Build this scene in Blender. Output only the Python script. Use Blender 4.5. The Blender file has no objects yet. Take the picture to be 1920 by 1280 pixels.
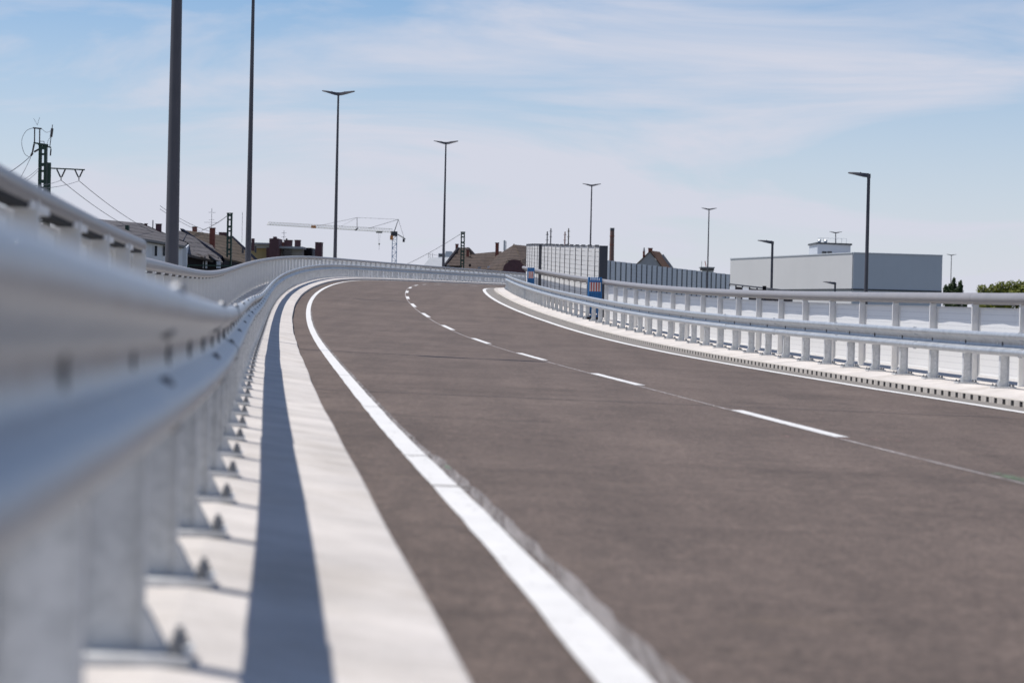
import bpy, math, random
import numpy as np
from mathutils import Matrix, Vector
random.seed(7); np.random.seed(7)
scene = bpy.context.scene
col = scene.collection
R = math.radians

# ------------------------------------------------------------------ camera
F_PX = 4100.0                     # focal length in pixels of a 1920 px wide frame
CAM = Vector((0.25442, 0.0, 0.64712))
PITCH = (640 - 583.03) / F_PX
ROLL = 0.02179
fwd = Vector((0, math.cos(PITCH), -math.sin(PITCH)))
rt0 = Vector((1, 0, 0)); up0 = Vector((0, math.sin(PITCH), math.cos(PITCH)))
c_rt = rt0 * math.cos(ROLL) + up0 * math.sin(ROLL)
c_up = -rt0 * math.sin(ROLL) + up0 * math.cos(ROLL)
cam_d = bpy.data.cameras.new('camera')
cam_o = bpy.data.objects.new('camera', cam_d); col.objects.link(cam_o)
m3 = Matrix((c_rt, c_up, -fwd)).transposed()
cam_o.matrix_world = Matrix.Translation(CAM) @ m3.to_4x4()
cam_d.sensor_width = 36.0
cam_d.lens = F_PX / 1920 * 36
cam_d.clip_start = 0.05; cam_d.clip_end = 9000
cam_d.dof.use_dof = True
cam_d.dof.focus_distance = 58.0
cam_d.dof.aperture_fstop = 2.9
scene.camera = cam_o

# ------------------------------------------------------------------ light
SUN_EL = R(65.5)
SUN_DIR = Vector((-1.0, 0.20, 0)).normalized() * math.cos(SUN_EL) + Vector((0, 0, math.sin(SUN_EL)))   # towards the sun
world = bpy.data.worlds.new('World'); scene.world = world; world.use_nodes = True
wn = world.node_tree; wn.nodes.clear()
W = lambda t: wn.nodes.new(t)
sky = W('ShaderNodeTexSky'); sky.sky_type = 'NISHITA'; sky.sun_disc = False
sky.sun_elevation = SUN_EL
sky.sun_rotation = math.atan2(SUN_DIR.x, SUN_DIR.y)
sky.air_density = 1.0; sky.dust_density = 0.0; sky.ozone_density = 5.0; sky.altitude = 100
tc = W('ShaderNodeTexCoord')
# high thin cloud, the same everywhere round the horizon
mp = W('ShaderNodeMapping'); mp.inputs['Scale'].default_value = (5.0, 5.0, 26.0); mp.inputs['Rotation'].default_value = (0, R(9), 0); mp.inputs['Location'].default_value = (17.7, 3, 2.2)
n1 = W('ShaderNodeTexNoise'); n1.inputs['Scale'].default_value = 0.95; n1.inputs['Detail'].default_value = 10; n1.inputs['Roughness'].default_value = 0.57; n1.inputs['Distortion'].default_value = 0.6
r1 = W('ShaderNodeValToRGB'); r1.color_ramp.elements[0].position = 0.42; r1.color_ramp.elements[1].position = 0.66
sep = W('ShaderNodeSeparateXYZ')
rh = W('ShaderNodeMapRange'); rh.inputs['From Min'].default_value = 0.0; rh.inputs['From Max'].default_value = 0.145; rh.inputs['To Min'].default_value = 1.0; rh.inputs['To Max'].default_value = 0.0
ra = W('ShaderNodeMapRange'); ra.inputs['From Min'].default_value = 0.10; ra.inputs['From Max'].default_value = 0.6; ra.inputs['To Min'].default_value = 0.8; ra.inputs['To Max'].default_value = 0.16
am = W('ShaderNodeMath'); am.operation = 'MULTIPLY'
ad = W('ShaderNodeMath'); ad.operation = 'ADD'
sc_ = W('ShaderNodeMath'); sc_.operation = 'MULTIPLY'; sc_.inputs[1].default_value = 0.95
cl = W('ShaderNodeClamp')
cmix = W('ShaderNodeMix'); cmix.data_type = 'RGBA'
cmix.inputs['B'].default_value = (6.15, 6.3, 7.2, 1)
tint = W('ShaderNodeMix'); tint.data_type = 'RGBA'; tint.blend_type = 'MULTIPLY'; tint.inputs['Factor'].default_value = 1; tint.inputs['B'].default_value = (.90, .95, 1.02, 1)
bg = W('ShaderNodeBackground'); bg.inputs['Strength'].default_value = 0.108
wo = W('ShaderNodeOutputWorld')
L = wn.links.new
L(tc.outputs['Generated'], mp.inputs['Vector']); L(mp.outputs[0], n1.inputs['Vector']); L(n1.outputs['Fac'], r1.inputs[0])
L(tc.outputs['Generated'], sep.inputs[0]); L(sep.outputs['Z'], rh.inputs['Value'])
L(sep.outputs['Z'], ra.inputs['Value']); L(r1.outputs[0], am.inputs[0]); L(ra.outputs[0], am.inputs[1]); L(am.outputs[0], ad.inputs[0]); L(rh.outputs[0], ad.inputs[1]); L(ad.outputs[0], cl.inputs[0]); L(cl.outputs[0], sc_.inputs[0])
L(sc_.outputs[0], cmix.inputs['Factor']); L(sky.outputs[0], tint.inputs['A']); L(tint.outputs['Result'], cmix.inputs['A']); L(cmix.outputs['Result'], bg.inputs['Color']); L(bg.outputs[0], wo.inputs[0])
sun_d = bpy.data.lights.new('sun', 'SUN'); sun_d.energy = 4.9; sun_d.angle = R(0.53); sun_d.color = (1.0, 0.955, 0.90)
sun_o = bpy.data.objects.new('sun', sun_d); col.objects.link(sun_o)
sun_o.rotation_euler = SUN_DIR.to_track_quat('Z', 'Y').to_euler()
sun_o.location = (-40, 20, 80)
scene.view_settings.view_transform = 'Standard'; scene.view_settings.look = 'None'
scene.view_settings.exposure = 0.0; scene.view_settings.gamma = 1.0; scene.view_settings.use_curve_mapping = False
scene.cycles.use_denoising = True

# ------------------------------------------------------------------ road alignment (s = metres along the left guardrail)
SK = np.array([-10, 0, 8, 17, 30, 50, 70, 90, 110, 130, 150, 170, 190, 210, 235, 260.])
TH = np.array([-0.13643, -0.09824, -0.10887, -0.11256, -0.10835, -0.10477, -0.09165, -0.06408, -0.02914, 0.01054, 0.08352, 0.13463, 0.17249, 0.18933, 0.20033, 0.21352])
SL = np.array([-0.02884, -0.01722, -0.00644, 0.00746, 0.00738, 0.01543, 0.02975, 0.03275, 0.02885, 0.01888, 0.01203, 0.00948, 0.00829, 0.00678, 0.00499, 0.00329])
CK = np.array([-10, 30, 70, 110, 150, 190, 260.])
CS = np.array([-0.01286, -0.02642, -0.0234, -0.03133, -0.05029, -0.06905, -0.08421])
def spl(xk, yk, x):
    n = len(xk); h = np.diff(xk); A = np.zeros((n, n)); b = np.zeros(n); A[0, 0] = A[-1, -1] = 1
    for i in range(1, n - 1):
        A[i, i-1] = h[i-1]; A[i, i] = 2 * (h[i-1] + h[i]); A[i, i+1] = h[i]
        b[i] = 6 * ((yk[i+1] - yk[i]) / h[i] - (yk[i] - yk[i-1]) / h[i-1])
    m = np.linalg.solve(A, b)
    i = np.clip(np.searchsorted(xk, x) - 1, 0, n - 2); t = x - xk[i]; hh = h[i]
    return yk[i] + t * ((yk[i+1] - yk[i]) / hh - hh * (2*m[i] + m[i+1]) / 6) + t**2 * m[i] / 2 + t**3 * (m[i+1] - m[i]) / (6*hh)
SS = np.arange(-10, 300.01, 0.5)
_T = spl(SK, TH, np.clip(SS, -10, 260)); _G = spl(SK, SL, np.clip(SS, -10, 260))
i0 = int(np.argmin(abs(SS)))
def _cum(a):
    v = np.concatenate([[0], np.cumsum(.25 * (a[1:] + a[:-1]))]); return v - v[i0]
_X = _cum(np.sin(_T)); _Y = _cum(np.cos(_T)); _Z = _cum(_G); _C = np.interp(SS, CK, CS)
KSTEP = 0.14545; CAPC = -0.13326
def fr(s):
    f = lambda a: float(np.interp(s, SS, a))
    return f(_X), f(_Y), f(_Z), f(_T), f(_C), f(_G)
def pt(s, d, h, mode):
    x, y, z, t, c, g = fr(s)
    if mode == 'road': z += c * d - KSTEP
    elif mode == 'right': z += c * d
    return (x + math.cos(t) * d, y - math.sin(t) * d, z + h)
def px(x, y, Y):
    """world point seen at photo pixel x, y standing Y metres ahead of the camera"""
    v = fwd + c_rt * ((x - 960) / F_PX) - c_up * ((y - 640) / F_PX)
    return CAM + v * (Y / v.y)
GROUND = -6.0

# ------------------------------------------------------------------ helpers
def tag(o, label=None, cat=None, group=None, kind=None):
    if label: o['label'] = label
    if cat: o['category'] = cat
    if group: o['group'] = group
    if kind: o['kind'] = kind
    return o
def empty(name, loc=(0, 0, 0)):
    o = bpy.data.objects.new(name, None); o.location = loc; o.empty_display_size = 0.2; col.objects.link(o); return o
class MB:
    def __init__(s): s.v = []; s.f = []
    def poly(s, pts):
        n = len(s.v); s.v += [tuple(p) for p in pts]; s.f.append(tuple(range(n, n + len(pts)))); return s
    def hexa(s, p):   # 8 points: bottom 4 ccw, top 4 ccw
        n = len(s.v); s.v += [tuple(q) for q in p]
        for f in ((3, 2, 1, 0), (4, 5, 6, 7), (0, 1, 5, 4), (1, 2, 6, 5), (2, 3, 7, 6), (3, 0, 4, 7)): s.f.append(tuple(n + i for i in f))
        return s
    def box(s, x0, x1, y0, y1, z0, z1):
        return s.hexa([(x0, y0, z0), (x1, y0, z0), (x1, y1, z0), (x0, y1, z0), (x0, y0, z1), (x1, y0, z1), (x1, y1, z1), (x0, y1, z1)])
    def ring(s, c, ax, r0, r1, ln, n=8):
        ax = Vector(ax).normalized(); c = Vector(c)
        a = ax.orthogonal().normalized(); b = ax.cross(a)
        k = len(s.v)
        for q, r in ((c, r0), (c + ax * ln, r1)):
            for i in range(n):
                t = 2 * math.pi * i / n; s.v.append(tuple(q + (a * math.cos(t) + b * math.sin(t)) * r))
        for i in range(n): s.f.append((k + i, k + (i+1) % n, k + n + (i+1) % n, k + n + i))
        s.f.append(tuple(k + n - 1 - i for i in range(n))); s.f.append(tuple(k + n + i for i in range(n)))
        return s
    def bar(s, p, q, r, r2=None, n=4):
        p = Vector(p); q = Vector(q); return s.ring(p, q - p, r, r if r2 is None else r2, (q - p).length, n)
    def tube(s, pts, r, n=10, cap=True):
        k = len(s.v); P = [Vector(p) for p in pts]; m = len(P)
        for i, p in enumerate(P):
            t = (P[min(i+1, m-1)] - P[max(i-1, 0)]).normalized()
            a = t.cross(Vector((0, 0, 1)));
            a = Vector((1, 0, 0)) if a.length < 1e-4 else a.normalized()
            b = a.cross(t).normalized()
            rr = r[i] if isinstance(r, (list, tuple)) else r
            for j in range(n):
                u = 2 * math.pi * j / n; s.v.append(tuple(p + (a * math.cos(u) + b * math.sin(u)) * rr))
        for i in range(m - 1):
            for j in range(n): s.f.append((k + i*n + j, k + i*n + (j+1) % n, k + (i+1)*n + (j+1) % n, k + (i+1)*n + j))
        if cap:
            s.f.append(tuple(k + n - 1 - j for j in range(n))); s.f.append(tuple(k + (m-1)*n + j for j in range(n)))
        return s
    def sweep(s, ss, prof, mode, closed=False):
        k = len(s.v); n = len(prof)
        for t in ss:
            for d, h in prof: s.v.append(pt(t, d, h, mode))
        m = n if closed else n - 1
        for i in range(len(ss) - 1):
            for j in range(m): s.f.append((k + i*n + j, k + (i+1)*n + j, k + (i+1)*n + (j+1) % n, k + i*n + (j+1) % n))
        if closed:
            s.f.append(tuple(k + j for j in range(n))); s.f.append(tuple(k + (len(ss)-1)*n + n - 1 - j for j in range(n)))
        return s
    def mesh(s, name, mat, smooth=False):
        me = bpy.data.meshes.new(name); me.from_pydata(s.v, [], s.f); me.materials.append(mat)
        import bmesh
        bm = bmesh.new(); bm.from_mesh(me); bmesh.ops.recalc_face_normals(bm, faces=bm.faces); bm.to_mesh(me); bm.free()
        if smooth:
            me.polygons.foreach_set('use_smooth', [True] * len(me.polygons))
            try: me.set_sharp_from_angle(angle=R(40))
            except Exception: pass
        me.update(); return me
    def build(s, name, mat, parent=None, smooth=False, loc=None, rz=0.0):
        return place(s.mesh(name, mat, smooth), name, parent, loc, rz)
def place(me, name, parent=None, loc=None, rz=0.0):
    """loc is in world space; a mesh built in world space needs none"""
    o = bpy.data.objects.new(name, me); col.objects.link(o)
    l = Vector(loc) if loc is not None else Vector((0, 0, 0))
    if parent is not None:
        o.parent = parent; base = Vector(parent.location); pr = parent
        rot = 0.0
        while pr.parent is not None:
            pr = pr.parent; base = base + Vector(pr.location)
        l = l - base
    o.location = l; o.rotation_euler = (0, 0, rz)
    return o
def sub(me, name, parent, loc=(0, 0, 0)):
    """child in the parent's own axes"""
    o = bpy.data.objects.new(name, me); col.objects.link(o); o.parent = parent; o.location = loc; return o

# ------------------------------------------------------------------ materials
def mat(name, base, rough=0.6, metal=0.0, var=0.0, vscale=8.0, bump=0.0, bscale=60.0, spec=0.5, rnd=False, second=None, coords='Object', detail=6):
    m = bpy.data.materials.new(name); m.use_nodes = True; nt = m.node_tree; b = nt.nodes['Principled BSDF']
    b.inputs['Roughness'].default_value = rough; b.inputs['Metallic'].default_value = metal
    b.inputs['Specular IOR Level'].default_value = spec
    b.inputs['Base Color'].default_value = (*base, 1)
    if var or bump:
        t = nt.nodes.new('ShaderNodeTexCoord'); vec = t.outputs[coords]
        if rnd:
            oi = nt.nodes.new('ShaderNodeObjectInfo'); va = nt.nodes.new('ShaderNodeVectorMath'); va.operation = 'ADD'
            sc2 = nt.nodes.new('ShaderNodeMath'); sc2.operation = 'MULTIPLY'; sc2.inputs[1].default_value = 57.0
            nt.links.new(oi.outputs['Random'], sc2.inputs[0]); nt.links.new(sc2.outputs[0], va.inputs[1]); nt.links.new(vec, va.inputs[0]); vec = va.outputs[0]
    if var:
        n = nt.nodes.new('ShaderNodeTexNoise'); n.inputs['Scale'].default_value = vscale; n.inputs['Detail'].default_value = detail
        n.inputs['Roughness'].default_value = 0.62
        nt.links.new(vec, n.inputs['Vector'])
        r = nt.nodes.new('ShaderNodeValToRGB'); r.color_ramp.elements[0].position = 0.3; r.color_ramp.elements[1].position = 0.7
        s2 = second or tuple(c * (1 - var) for c in base)
        r.color_ramp.elements[0].color = (*s2, 1); r.color_ramp.elements[1].color = (*[min(1, c * (1 + var * .5)) for c in base], 1)
        nt.links.new(n.outputs['Fac'], r.inputs[0]); nt.links.new(r.outputs[0], b.inputs['Base Color'])
        rr = nt.nodes.new('ShaderNodeMapRange'); rr.inputs['To Min'].default_value = max(0, rough - .1); rr.inputs['To Max'].default_value = min(1, rough + .1)
        nt.links.new(n.outputs['Fac'], rr.inputs['Value']); nt.links.new(rr.outputs[0], b.inputs['Roughness'])
    if bump:
        n2 = nt.nodes.new('ShaderNodeTexNoise'); n2.inputs['Scale'].default_value = bscale; n2.inputs['Detail'].default_value = 4
        nt.links.new(vec, n2.inputs['Vector'])
        bp = nt.nodes.new('ShaderNodeBump'); bp.inputs['Strength'].default_value = bump; bp.inputs['Distance'].default_value = 0.01
        nt.links.new(n2.outputs['Fac'], bp.inputs['Height']); nt.links.new(bp.outputs[0], b.inputs['Normal'])
    return m
M = {}
def asphalt():
    m = bpy.data.materials.new('asphalt'); m.use_nodes = True; nt = m.node_tree; b = nt.nodes['Principled BSDF']; N = nt.nodes.new; K = nt.links.new
    t = N('ShaderNodeTexCoord'); o = t.outputs['Object']
    def noise(scale, detail, sx=1, sy=1, rough=.6):
        mp = N('ShaderNodeMapping'); mp.inputs['Scale'].default_value = (sx, sy, 1); K(o, mp.inputs[0])
        n = N('ShaderNodeTexNoise'); n.inputs['Scale'].default_value = scale; n.inputs['Detail'].default_value = detail; n.inputs['Roughness'].default_value = rough; K(mp.outputs[0], n.inputs['Vector']); return n
    big = noise(0.5, 6, 1.0, .7); fine = noise(62, 5, rough=.85); streak = noise(1.0, 6, 1.5, .10, .65); mid = noise(3.0, 6, rough=.7); cross = noise(.8, 5, .5, 1.6, .6); grain = noise(17, 7, 1, .8, .85)
    r = N('ShaderNodeValToRGB'); r.color_ramp.elements[0].position = .30; r.color_ramp.elements[1].position = .70
    r.color_ramp.elements[0].color = (.099, .073, .059, 1); r.color_ramp.elements[1].color = (.139, .104, .085, 1); K(big.outputs[0], r.inputs[0])
    def mulramp(src, a, bb, p0, p1, prev, fac=1.0):
        q = N('ShaderNodeValToRGB'); q.color_ramp.elements[0].position = p0; q.color_ramp.elements[1].position = p1
        q.color_ramp.elements[0].color = (a, a, a, 1); q.color_ramp.elements[1].color = (bb, bb, bb, 1); K(src, q.inputs[0])
        x = N('ShaderNodeMix'); x.data_type = 'RGBA'; x.blend_type = 'MULTIPLY'; x.inputs['Factor'].default_value = fac
        K(prev, x.inputs['A']); K(q.outputs[0], x.inputs['B']); return x.outputs['Result']
    c = mulramp(fine.outputs[0], .34, 1.62, .36, .64, r.outputs[0])
    c = mulramp(streak.outputs[0], .86, 1.05, .36, .58, c)
    c = mulramp(cross.outputs[0], .80, 1.02, .30, .44, c)
    c = mulramp(mid.outputs[0], .84, 1.10, .32, .68, c)
    c = mulramp(grain.outputs[0], .60, 1.36, .36, .64, c)
    # sandy dust stains
    dust = noise(1.1, 7, 1.0, 1.6, .7); q = N('ShaderNodeValToRGB'); q.color_ramp.elements[0].position = .60; q.color_ramp.elements[1].position = .78
    q.color_ramp.elements[1].color = (.42, .42, .42, 1); K(dust.outputs[0], q.inputs[0])
    x = N('ShaderNodeMix'); x.data_type = 'RGBA'; x.inputs['B'].default_value = (.19, .14, .10, 1); K(q.outputs[0], x.inputs['Factor']); K(c, x.inputs['A'])
    K(x.outputs['Result'], b.inputs['Base Color'])
    b.inputs['Roughness'].default_value = .82; b.inputs['Specular IOR Level'].default_value = .35
    bp = N('ShaderNodeBump'); bp.inputs['Strength'].default_value = .5; bp.inputs['Distance'].default_value = .006; K(fine.outputs[0], bp.inputs['Height']); K(bp.outputs[0], b.inputs['Normal'])
    return m
M['asphalt'] = asphalt()
M['seam'] = mat('bitumen_seam', (.05, .042, .038), .6)
M['gutter'] = mat('gutter_asphalt', (.205, .185, .165), .8, var=.25, vscale=4, bump=.3, bscale=120)
def concrete():
    m = mat('concrete', (.575, .535, .50), .85, var=.20, vscale=1.7, bump=.3, bscale=45, detail=12)
    nt = m.node_tree; N = nt.nodes.new; K = nt.links.new; b = nt.nodes['Principled BSDF']; t = N('ShaderNodeTexCoord')
    def lay(scale, sx, sy, p0, p1, lo, prev):
        mp_ = N('ShaderNodeMapping'); mp_.inputs['Scale'].default_value = (sx, sy, 1); K(t.outputs['Object'], mp_.inputs[0])
        n = N('ShaderNodeTexNoise'); n.inputs['Scale'].default_value = scale; n.inputs['Detail'].default_value = 5; n.inputs['Roughness'].default_value = .7; K(mp_.outputs[0], n.inputs['Vector'])
        r = N('ShaderNodeValToRGB'); r.color_ramp.elements[0].position = p0; r.color_ramp.elements[1].position = p1; r.color_ramp.elements[0].color = (lo, lo*.985, lo*.96, 1); K(n.outputs[0], r.inputs[0])
        x = N('ShaderNodeMix'); x.data_type = 'RGBA'; x.blend_type = 'MULTIPLY'; x.inputs['Factor'].default_value = 1; K(prev, x.inputs['A']); K(r.outputs[0], x.inputs['B']); return x.outputs['Result']
    c = b.inputs['Base Color'].links[0].from_socket
    c = lay(7, .6, 5.0, .36, .50, .86, c)      # broom finish across the strip
    c = lay(55, 1, 1, .30, .42, .72, c)        # pits and grit
    c = lay(.9, 1, 1, .34, .48, .88, c)        # damp stains
    K(c, b.inputs['Base Color']); return m
M['concrete'] = concrete()
M['kerb'] = mat('kerb_concrete', (.52, .48, .43), .85, var=.2, vscale=9, bump=.25, bscale=70, rnd=True)
M['deck'] = mat('deck_concrete', (.34, .33, .31), .9, var=.2, vscale=1.5, bump=.3)
M['dark'] = mat('black_fill', (.012, .011, .011), .9)
def paint(name, base, wear, sy=1.0):
    m = mat(name, base, .6, var=.07, vscale=5, bump=.15, bscale=150)
    nt = m.node_tree; N = nt.nodes.new; K = nt.links.new; b = nt.nodes['Principled BSDF']
    t = N('ShaderNodeTexCoord'); n = N('ShaderNodeTexNoise'); n.inputs['Scale'].default_value = 14; n.inputs['Detail'].default_value = 8; n.inputs['Roughness'].default_value = .72
    mq = N('ShaderNodeMapping'); mq.inputs['Rotation'].default_value = (0, 0, -.105 if sy != 1 else 0); mq.inputs['Scale'].default_value = (1.0 if sy == 1 else 2.2, sy, 1); K(t.outputs['Object'], mq.inputs[0]); K(mq.outputs[0], n.inputs['Vector'])
    r = N('ShaderNodeValToRGB'); r.color_ramp.elements[0].position = wear; r.color_ramp.elements[1].position = wear + (.1 if sy == 1 else .28); K(n.outputs[0], r.inputs[0])
    tr = N('ShaderNodeBsdfTransparent'); mx = N('ShaderNodeMixShader'); K(r.outputs[0], mx.inputs[0]); K(tr.outputs[0], mx.inputs[1]); K(b.outputs[0], mx.inputs[2])
    K(mx.outputs[0], nt.nodes['Material Output'].inputs['Surface']); return m
M['line'] = paint('road_paint', (.68, .665, .64), .30)
M['line_thin'] = paint('chalk_line', (.52, .48, .46), .26, .2)
M['smear'] = paint('paint_residue', (.25, .22, .20), .30, .06)
M['green'] = paint('green_spray', (.15, .25, .14), .48)
M['rust'] = paint('red_spray', (.36, .19, .16), .5)
def galv(name, lo, hi, metal):
    m = mat(name, (.66, .68, .70), .36, metal=metal, rnd=True)
    nt = m.node_tree; N = nt.nodes.new; K = nt.links.new; b = nt.nodes['Principled BSDF']
    t = N('ShaderNodeTexCoord'); oi = N('ShaderNodeObjectInfo'); va = N('ShaderNodeVectorMath'); va.operation = 'ADD'
    mu = N('ShaderNodeMath'); mu.operation = 'MULTIPLY'; mu.inputs[1].default_value = 61.0; K(oi.outputs['Random'], mu.inputs[0]); K(mu.outputs[0], va.inputs[1]); K(t.outputs['Object'], va.inputs[0])
    v = N('ShaderNodeTexVoronoi'); v.inputs['Scale'].default_value = 42; K(va.outputs[0], v.inputs['Vector'])
    n = N('ShaderNodeTexNoise'); n.inputs['Scale'].default_value = 6; n.inputs['Detail'].default_value = 6; K(va.outputs[0], n.inputs['Vector'])
    s = N('ShaderNodeSeparateColor'); K(v.outputs['Color'], s.inputs[0])
    a = N('ShaderNodeMath'); a.operation = 'MULTIPLY_ADD'; a.inputs[1].default_value = .35; K(s.outputs[0], a.inputs[0]); K(n.outputs[0], a.inputs[2])
    r = N('ShaderNodeValToRGB'); r.color_ramp.elements[0].position = .35; r.color_ramp.elements[1].position = .95
    r.color_ramp.elements[0].color = lo; r.color_ramp.elements[1].color = hi; K(a.outputs[0], r.inputs[0]); K(r.outputs[0], b.inputs['Base Color'])
    rr = N('ShaderNodeMapRange'); rr.inputs['To Min'].default_value = .26; rr.inputs['To Max'].default_value = .46; K(a.outputs[0], rr.inputs['Value']); K(rr.outputs[0], b.inputs['Roughness'])
    return m
M['galv'] = galv('galvanised_steel', (.33, .35, .37, 1), (.50, .52, .54, 1), .38)
M['galv_post_lit'] = galv('galvanised_post_lit', (.50, .515, .52, 1), (.72, .725, .72, 1), .12)  # paler copy of the steel; bounce light put into its colour
M['bolt'] = mat('bolt_steel', (.24, .245, .255), .45, metal=.5)
M['bolt_hole_dark'] = mat('bolt_hole_black', (.035, .036, .04), .6)
M['white'] = mat('white_paint', (.74, .73, .71), .45, var=.06, vscale=6, rnd=True)
M['hand'] = mat('handrail_paint', (.26, .248, .25), .42, var=.10, vscale=3, rnd=True, bump=.05)
def panel():
    m = mat('perforated_white_sheet', (.86, .855, .84), .5)
    nt = m.node_tree; N = nt.nodes.new; K = nt.links.new; b = nt.nodes['Principled BSDF']
    t = N('ShaderNodeTexCoord'); s = N('ShaderNodeSeparateXYZ'); K(t.outputs['Object'], s.inputs[0])
    def fm(op, a, bv=None):
        x = N('ShaderNodeMath'); x.operation = op; K(a, x.inputs[0])
        if bv is not None:
            if hasattr(bv, 'node'): K(bv, x.inputs[1])
            else: x.inputs[1].default_value = bv
        return x.outputs[0]
    def cell(a, size):
        f = fm('FRACT', fm('DIVIDE', a, size)); return fm('MULTIPLY', fm('SUBTRACT', f, .5), size)
    u = cell(s.outputs['Y'], .034); v = cell(s.outputs['Z'], .094)
    d = fm('SQRT', fm('ADD', fm('MULTIPLY', u, u), fm('MULTIPLY', v, v)))
    hole = fm('LESS_THAN', d, .0062)
    x = N('ShaderNodeMix'); x.data_type = 'RGBA'; x.inputs['A'].default_value = (.86, .855, .84, 1); x.inputs['B'].default_value = (.40, .40, .41, 1); K(hole, x.inputs['Factor'])
    K(x.outputs['Result'], b.inputs['Base Color'])
    tr = N('ShaderNodeBsdfTranslucent'); tr.inputs['Color'].default_value = (.85, .85, .84, 1); mx = N('ShaderNodeMixShader'); mx.inputs[0].default_value = .15
    K(b.outputs[0], mx.inputs[1]); K(tr.outputs[0], mx.inputs[2]); K(mx.outputs[0], nt.nodes['Material Output'].inputs['Surface'])
    return m
M['panel'] = panel()
M['pole'] = mat('lamp_post_grey', (.078, .074, .086), .5, var=.15, vscale=2)
M['board'] = mat('noise_board', (.60, .595, .585), .7, var=.08, vscale=9, rnd=True, bump=.1)
M['board_grey'] = mat('noise_panel_grey', (.62, .64, .68), .6, var=.10, vscale=5, rnd=True)
M['steel_dark'] = mat('dark_steel', (.055, .056, .065), .55)
M['blue'] = mat('blue_plastic', (.02, .17, .42), .45, var=.12, vscale=12)
M['red'] = mat('red_film', (.55, .07, .05), .4, var=.1, vscale=20)
M['whitefilm'] = mat('white_film', (.72, .70, .66), .4, var=.1, vscale=20)
M['green_steel'] = mat('green_mast_paint', (.022, .055, .036), .6, var=.35, vscale=7)
M['insul'] = mat('insulator_brown', (.05, .04, .04), .35)
M['wire'] = mat('wire_dark', (.10, .10, .11), .6)
def tiles(name, base, second, pitch=.42):
    m = mat(name, base, .9, var=.35, vscale=1.6, second=second, spec=.12)
    nt = m.node_tree; N = nt.nodes.new; K = nt.links.new; b = nt.nodes['Principled BSDF']
    t = N('ShaderNodeTexCoord'); s = N('ShaderNodeSeparateXYZ'); K(t.outputs['Object'], s.inputs[0])
    d = N('ShaderNodeMath'); d.operation = 'DIVIDE'; d.inputs[1].default_value = pitch; K(s.outputs['Z'], d.inputs[0])
    nz = N('ShaderNodeTexNoise'); nz.inputs['Scale'].default_value = 2.0; K(t.outputs['Object'], nz.inputs['Vector'])
    ad = N('ShaderNodeMath'); ad.operation = 'MULTIPLY_ADD'; ad.inputs[1].default_value = .35; K(nz.outputs[0], ad.inputs[0]); K(d.outputs[0], ad.inputs[2])
    f = N('ShaderNodeMath'); f.operation = 'FRACT'; K(ad.outputs[0], f.inputs[0])
    bp = N('ShaderNodeBump'); bp.inputs['Strength'].default_value = 1.0; bp.inputs['Distance'].default_value = .10; bp.invert = True; K(f.outputs[0], bp.inputs['Height']); K(bp.outputs[0], b.inputs['Normal'])
    r = N('ShaderNodeValToRGB'); r.color_ramp.elements[0].position = 0.0; r.color_ramp.elements[0].color = (.45, .45, .45, 1); r.color_ramp.elements[1].position = .28; r.color_ramp.elements[1].color = (1, 1, 1, 1); K(f.outputs[0], r.inputs[0])
    x = N('ShaderNodeMix'); x.data_type = 'RGBA'; x.blend_type = 'MULTIPLY'; x.inputs['Factor'].default_value = 1
    old = b.inputs['Base Color'].links[0].from_socket; K(old, x.inputs['A']); K(r.outputs[0], x.inputs['B']); K(x.outputs['Result'], b.inputs['Base Color'])
    return m
M['tile_grey'] = tiles('slate_tiles', (.115, .108, .11), (.075, .07, .074))
M['tile_brown'] = tiles('brown_tiles', (.10, .078, .058), (.06, .047, .036))
M['tile_dark'] = tiles('old_brown_tiles', (.09, .07, .058), (.055, .042, .037))
M['tile_red'] = tiles('red_brown_tiles', (.12, .068, .045), (.07, .042, .03))
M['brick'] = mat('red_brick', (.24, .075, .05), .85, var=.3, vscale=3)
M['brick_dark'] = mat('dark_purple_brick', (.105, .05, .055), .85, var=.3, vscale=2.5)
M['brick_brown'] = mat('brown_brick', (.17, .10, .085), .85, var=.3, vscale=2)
M['render_white'] = mat('white_render', (.62, .64, .67), .85, var=.08, vscale=1)
M['render_grey'] = mat('grey_render', (.34, .34, .35), .85, var=.1, vscale=1)
M['render_yellow'] = mat('ochre_render', (.42, .33, .17), .85, var=.12, vscale=1)
M['flatroof'] = mat('roof_edge_metal', (.33, .34, .35), .6, var=.1, vscale=1)
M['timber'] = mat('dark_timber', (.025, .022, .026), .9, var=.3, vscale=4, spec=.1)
M['verge_shade'] = mat('blue_verge_shade', (.006, .009, .02), .9, var=.2, vscale=4, spec=.05)  # dark of the shaded gable edge, put into the board colour
M['glass'] = mat('window_glass', (.03, .035, .045), .12, spec=.6)
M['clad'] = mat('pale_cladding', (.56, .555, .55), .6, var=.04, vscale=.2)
M['clad_grey_shade'] = mat('grey_shade_cladding', (.47, .50, .54), .6, var=.04, vscale=.2)
M['band'] = mat('dark_band', (.05, .055, .06), .5)
M['crane'] = mat('crane_paint', (.62, .60, .48), .6, var=.2, vscale=1)
M['crane_blue'] = mat('crane_tower_paint', (.26, .38, .55), .6, var=.2, vscale=1)
M['orange'] = mat('orange_cab', (.60, .22, .05), .6)
M['bark'] = mat('bark', (.09, .065, .045), .9, var=.3, vscale=6, bump=.5)
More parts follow.
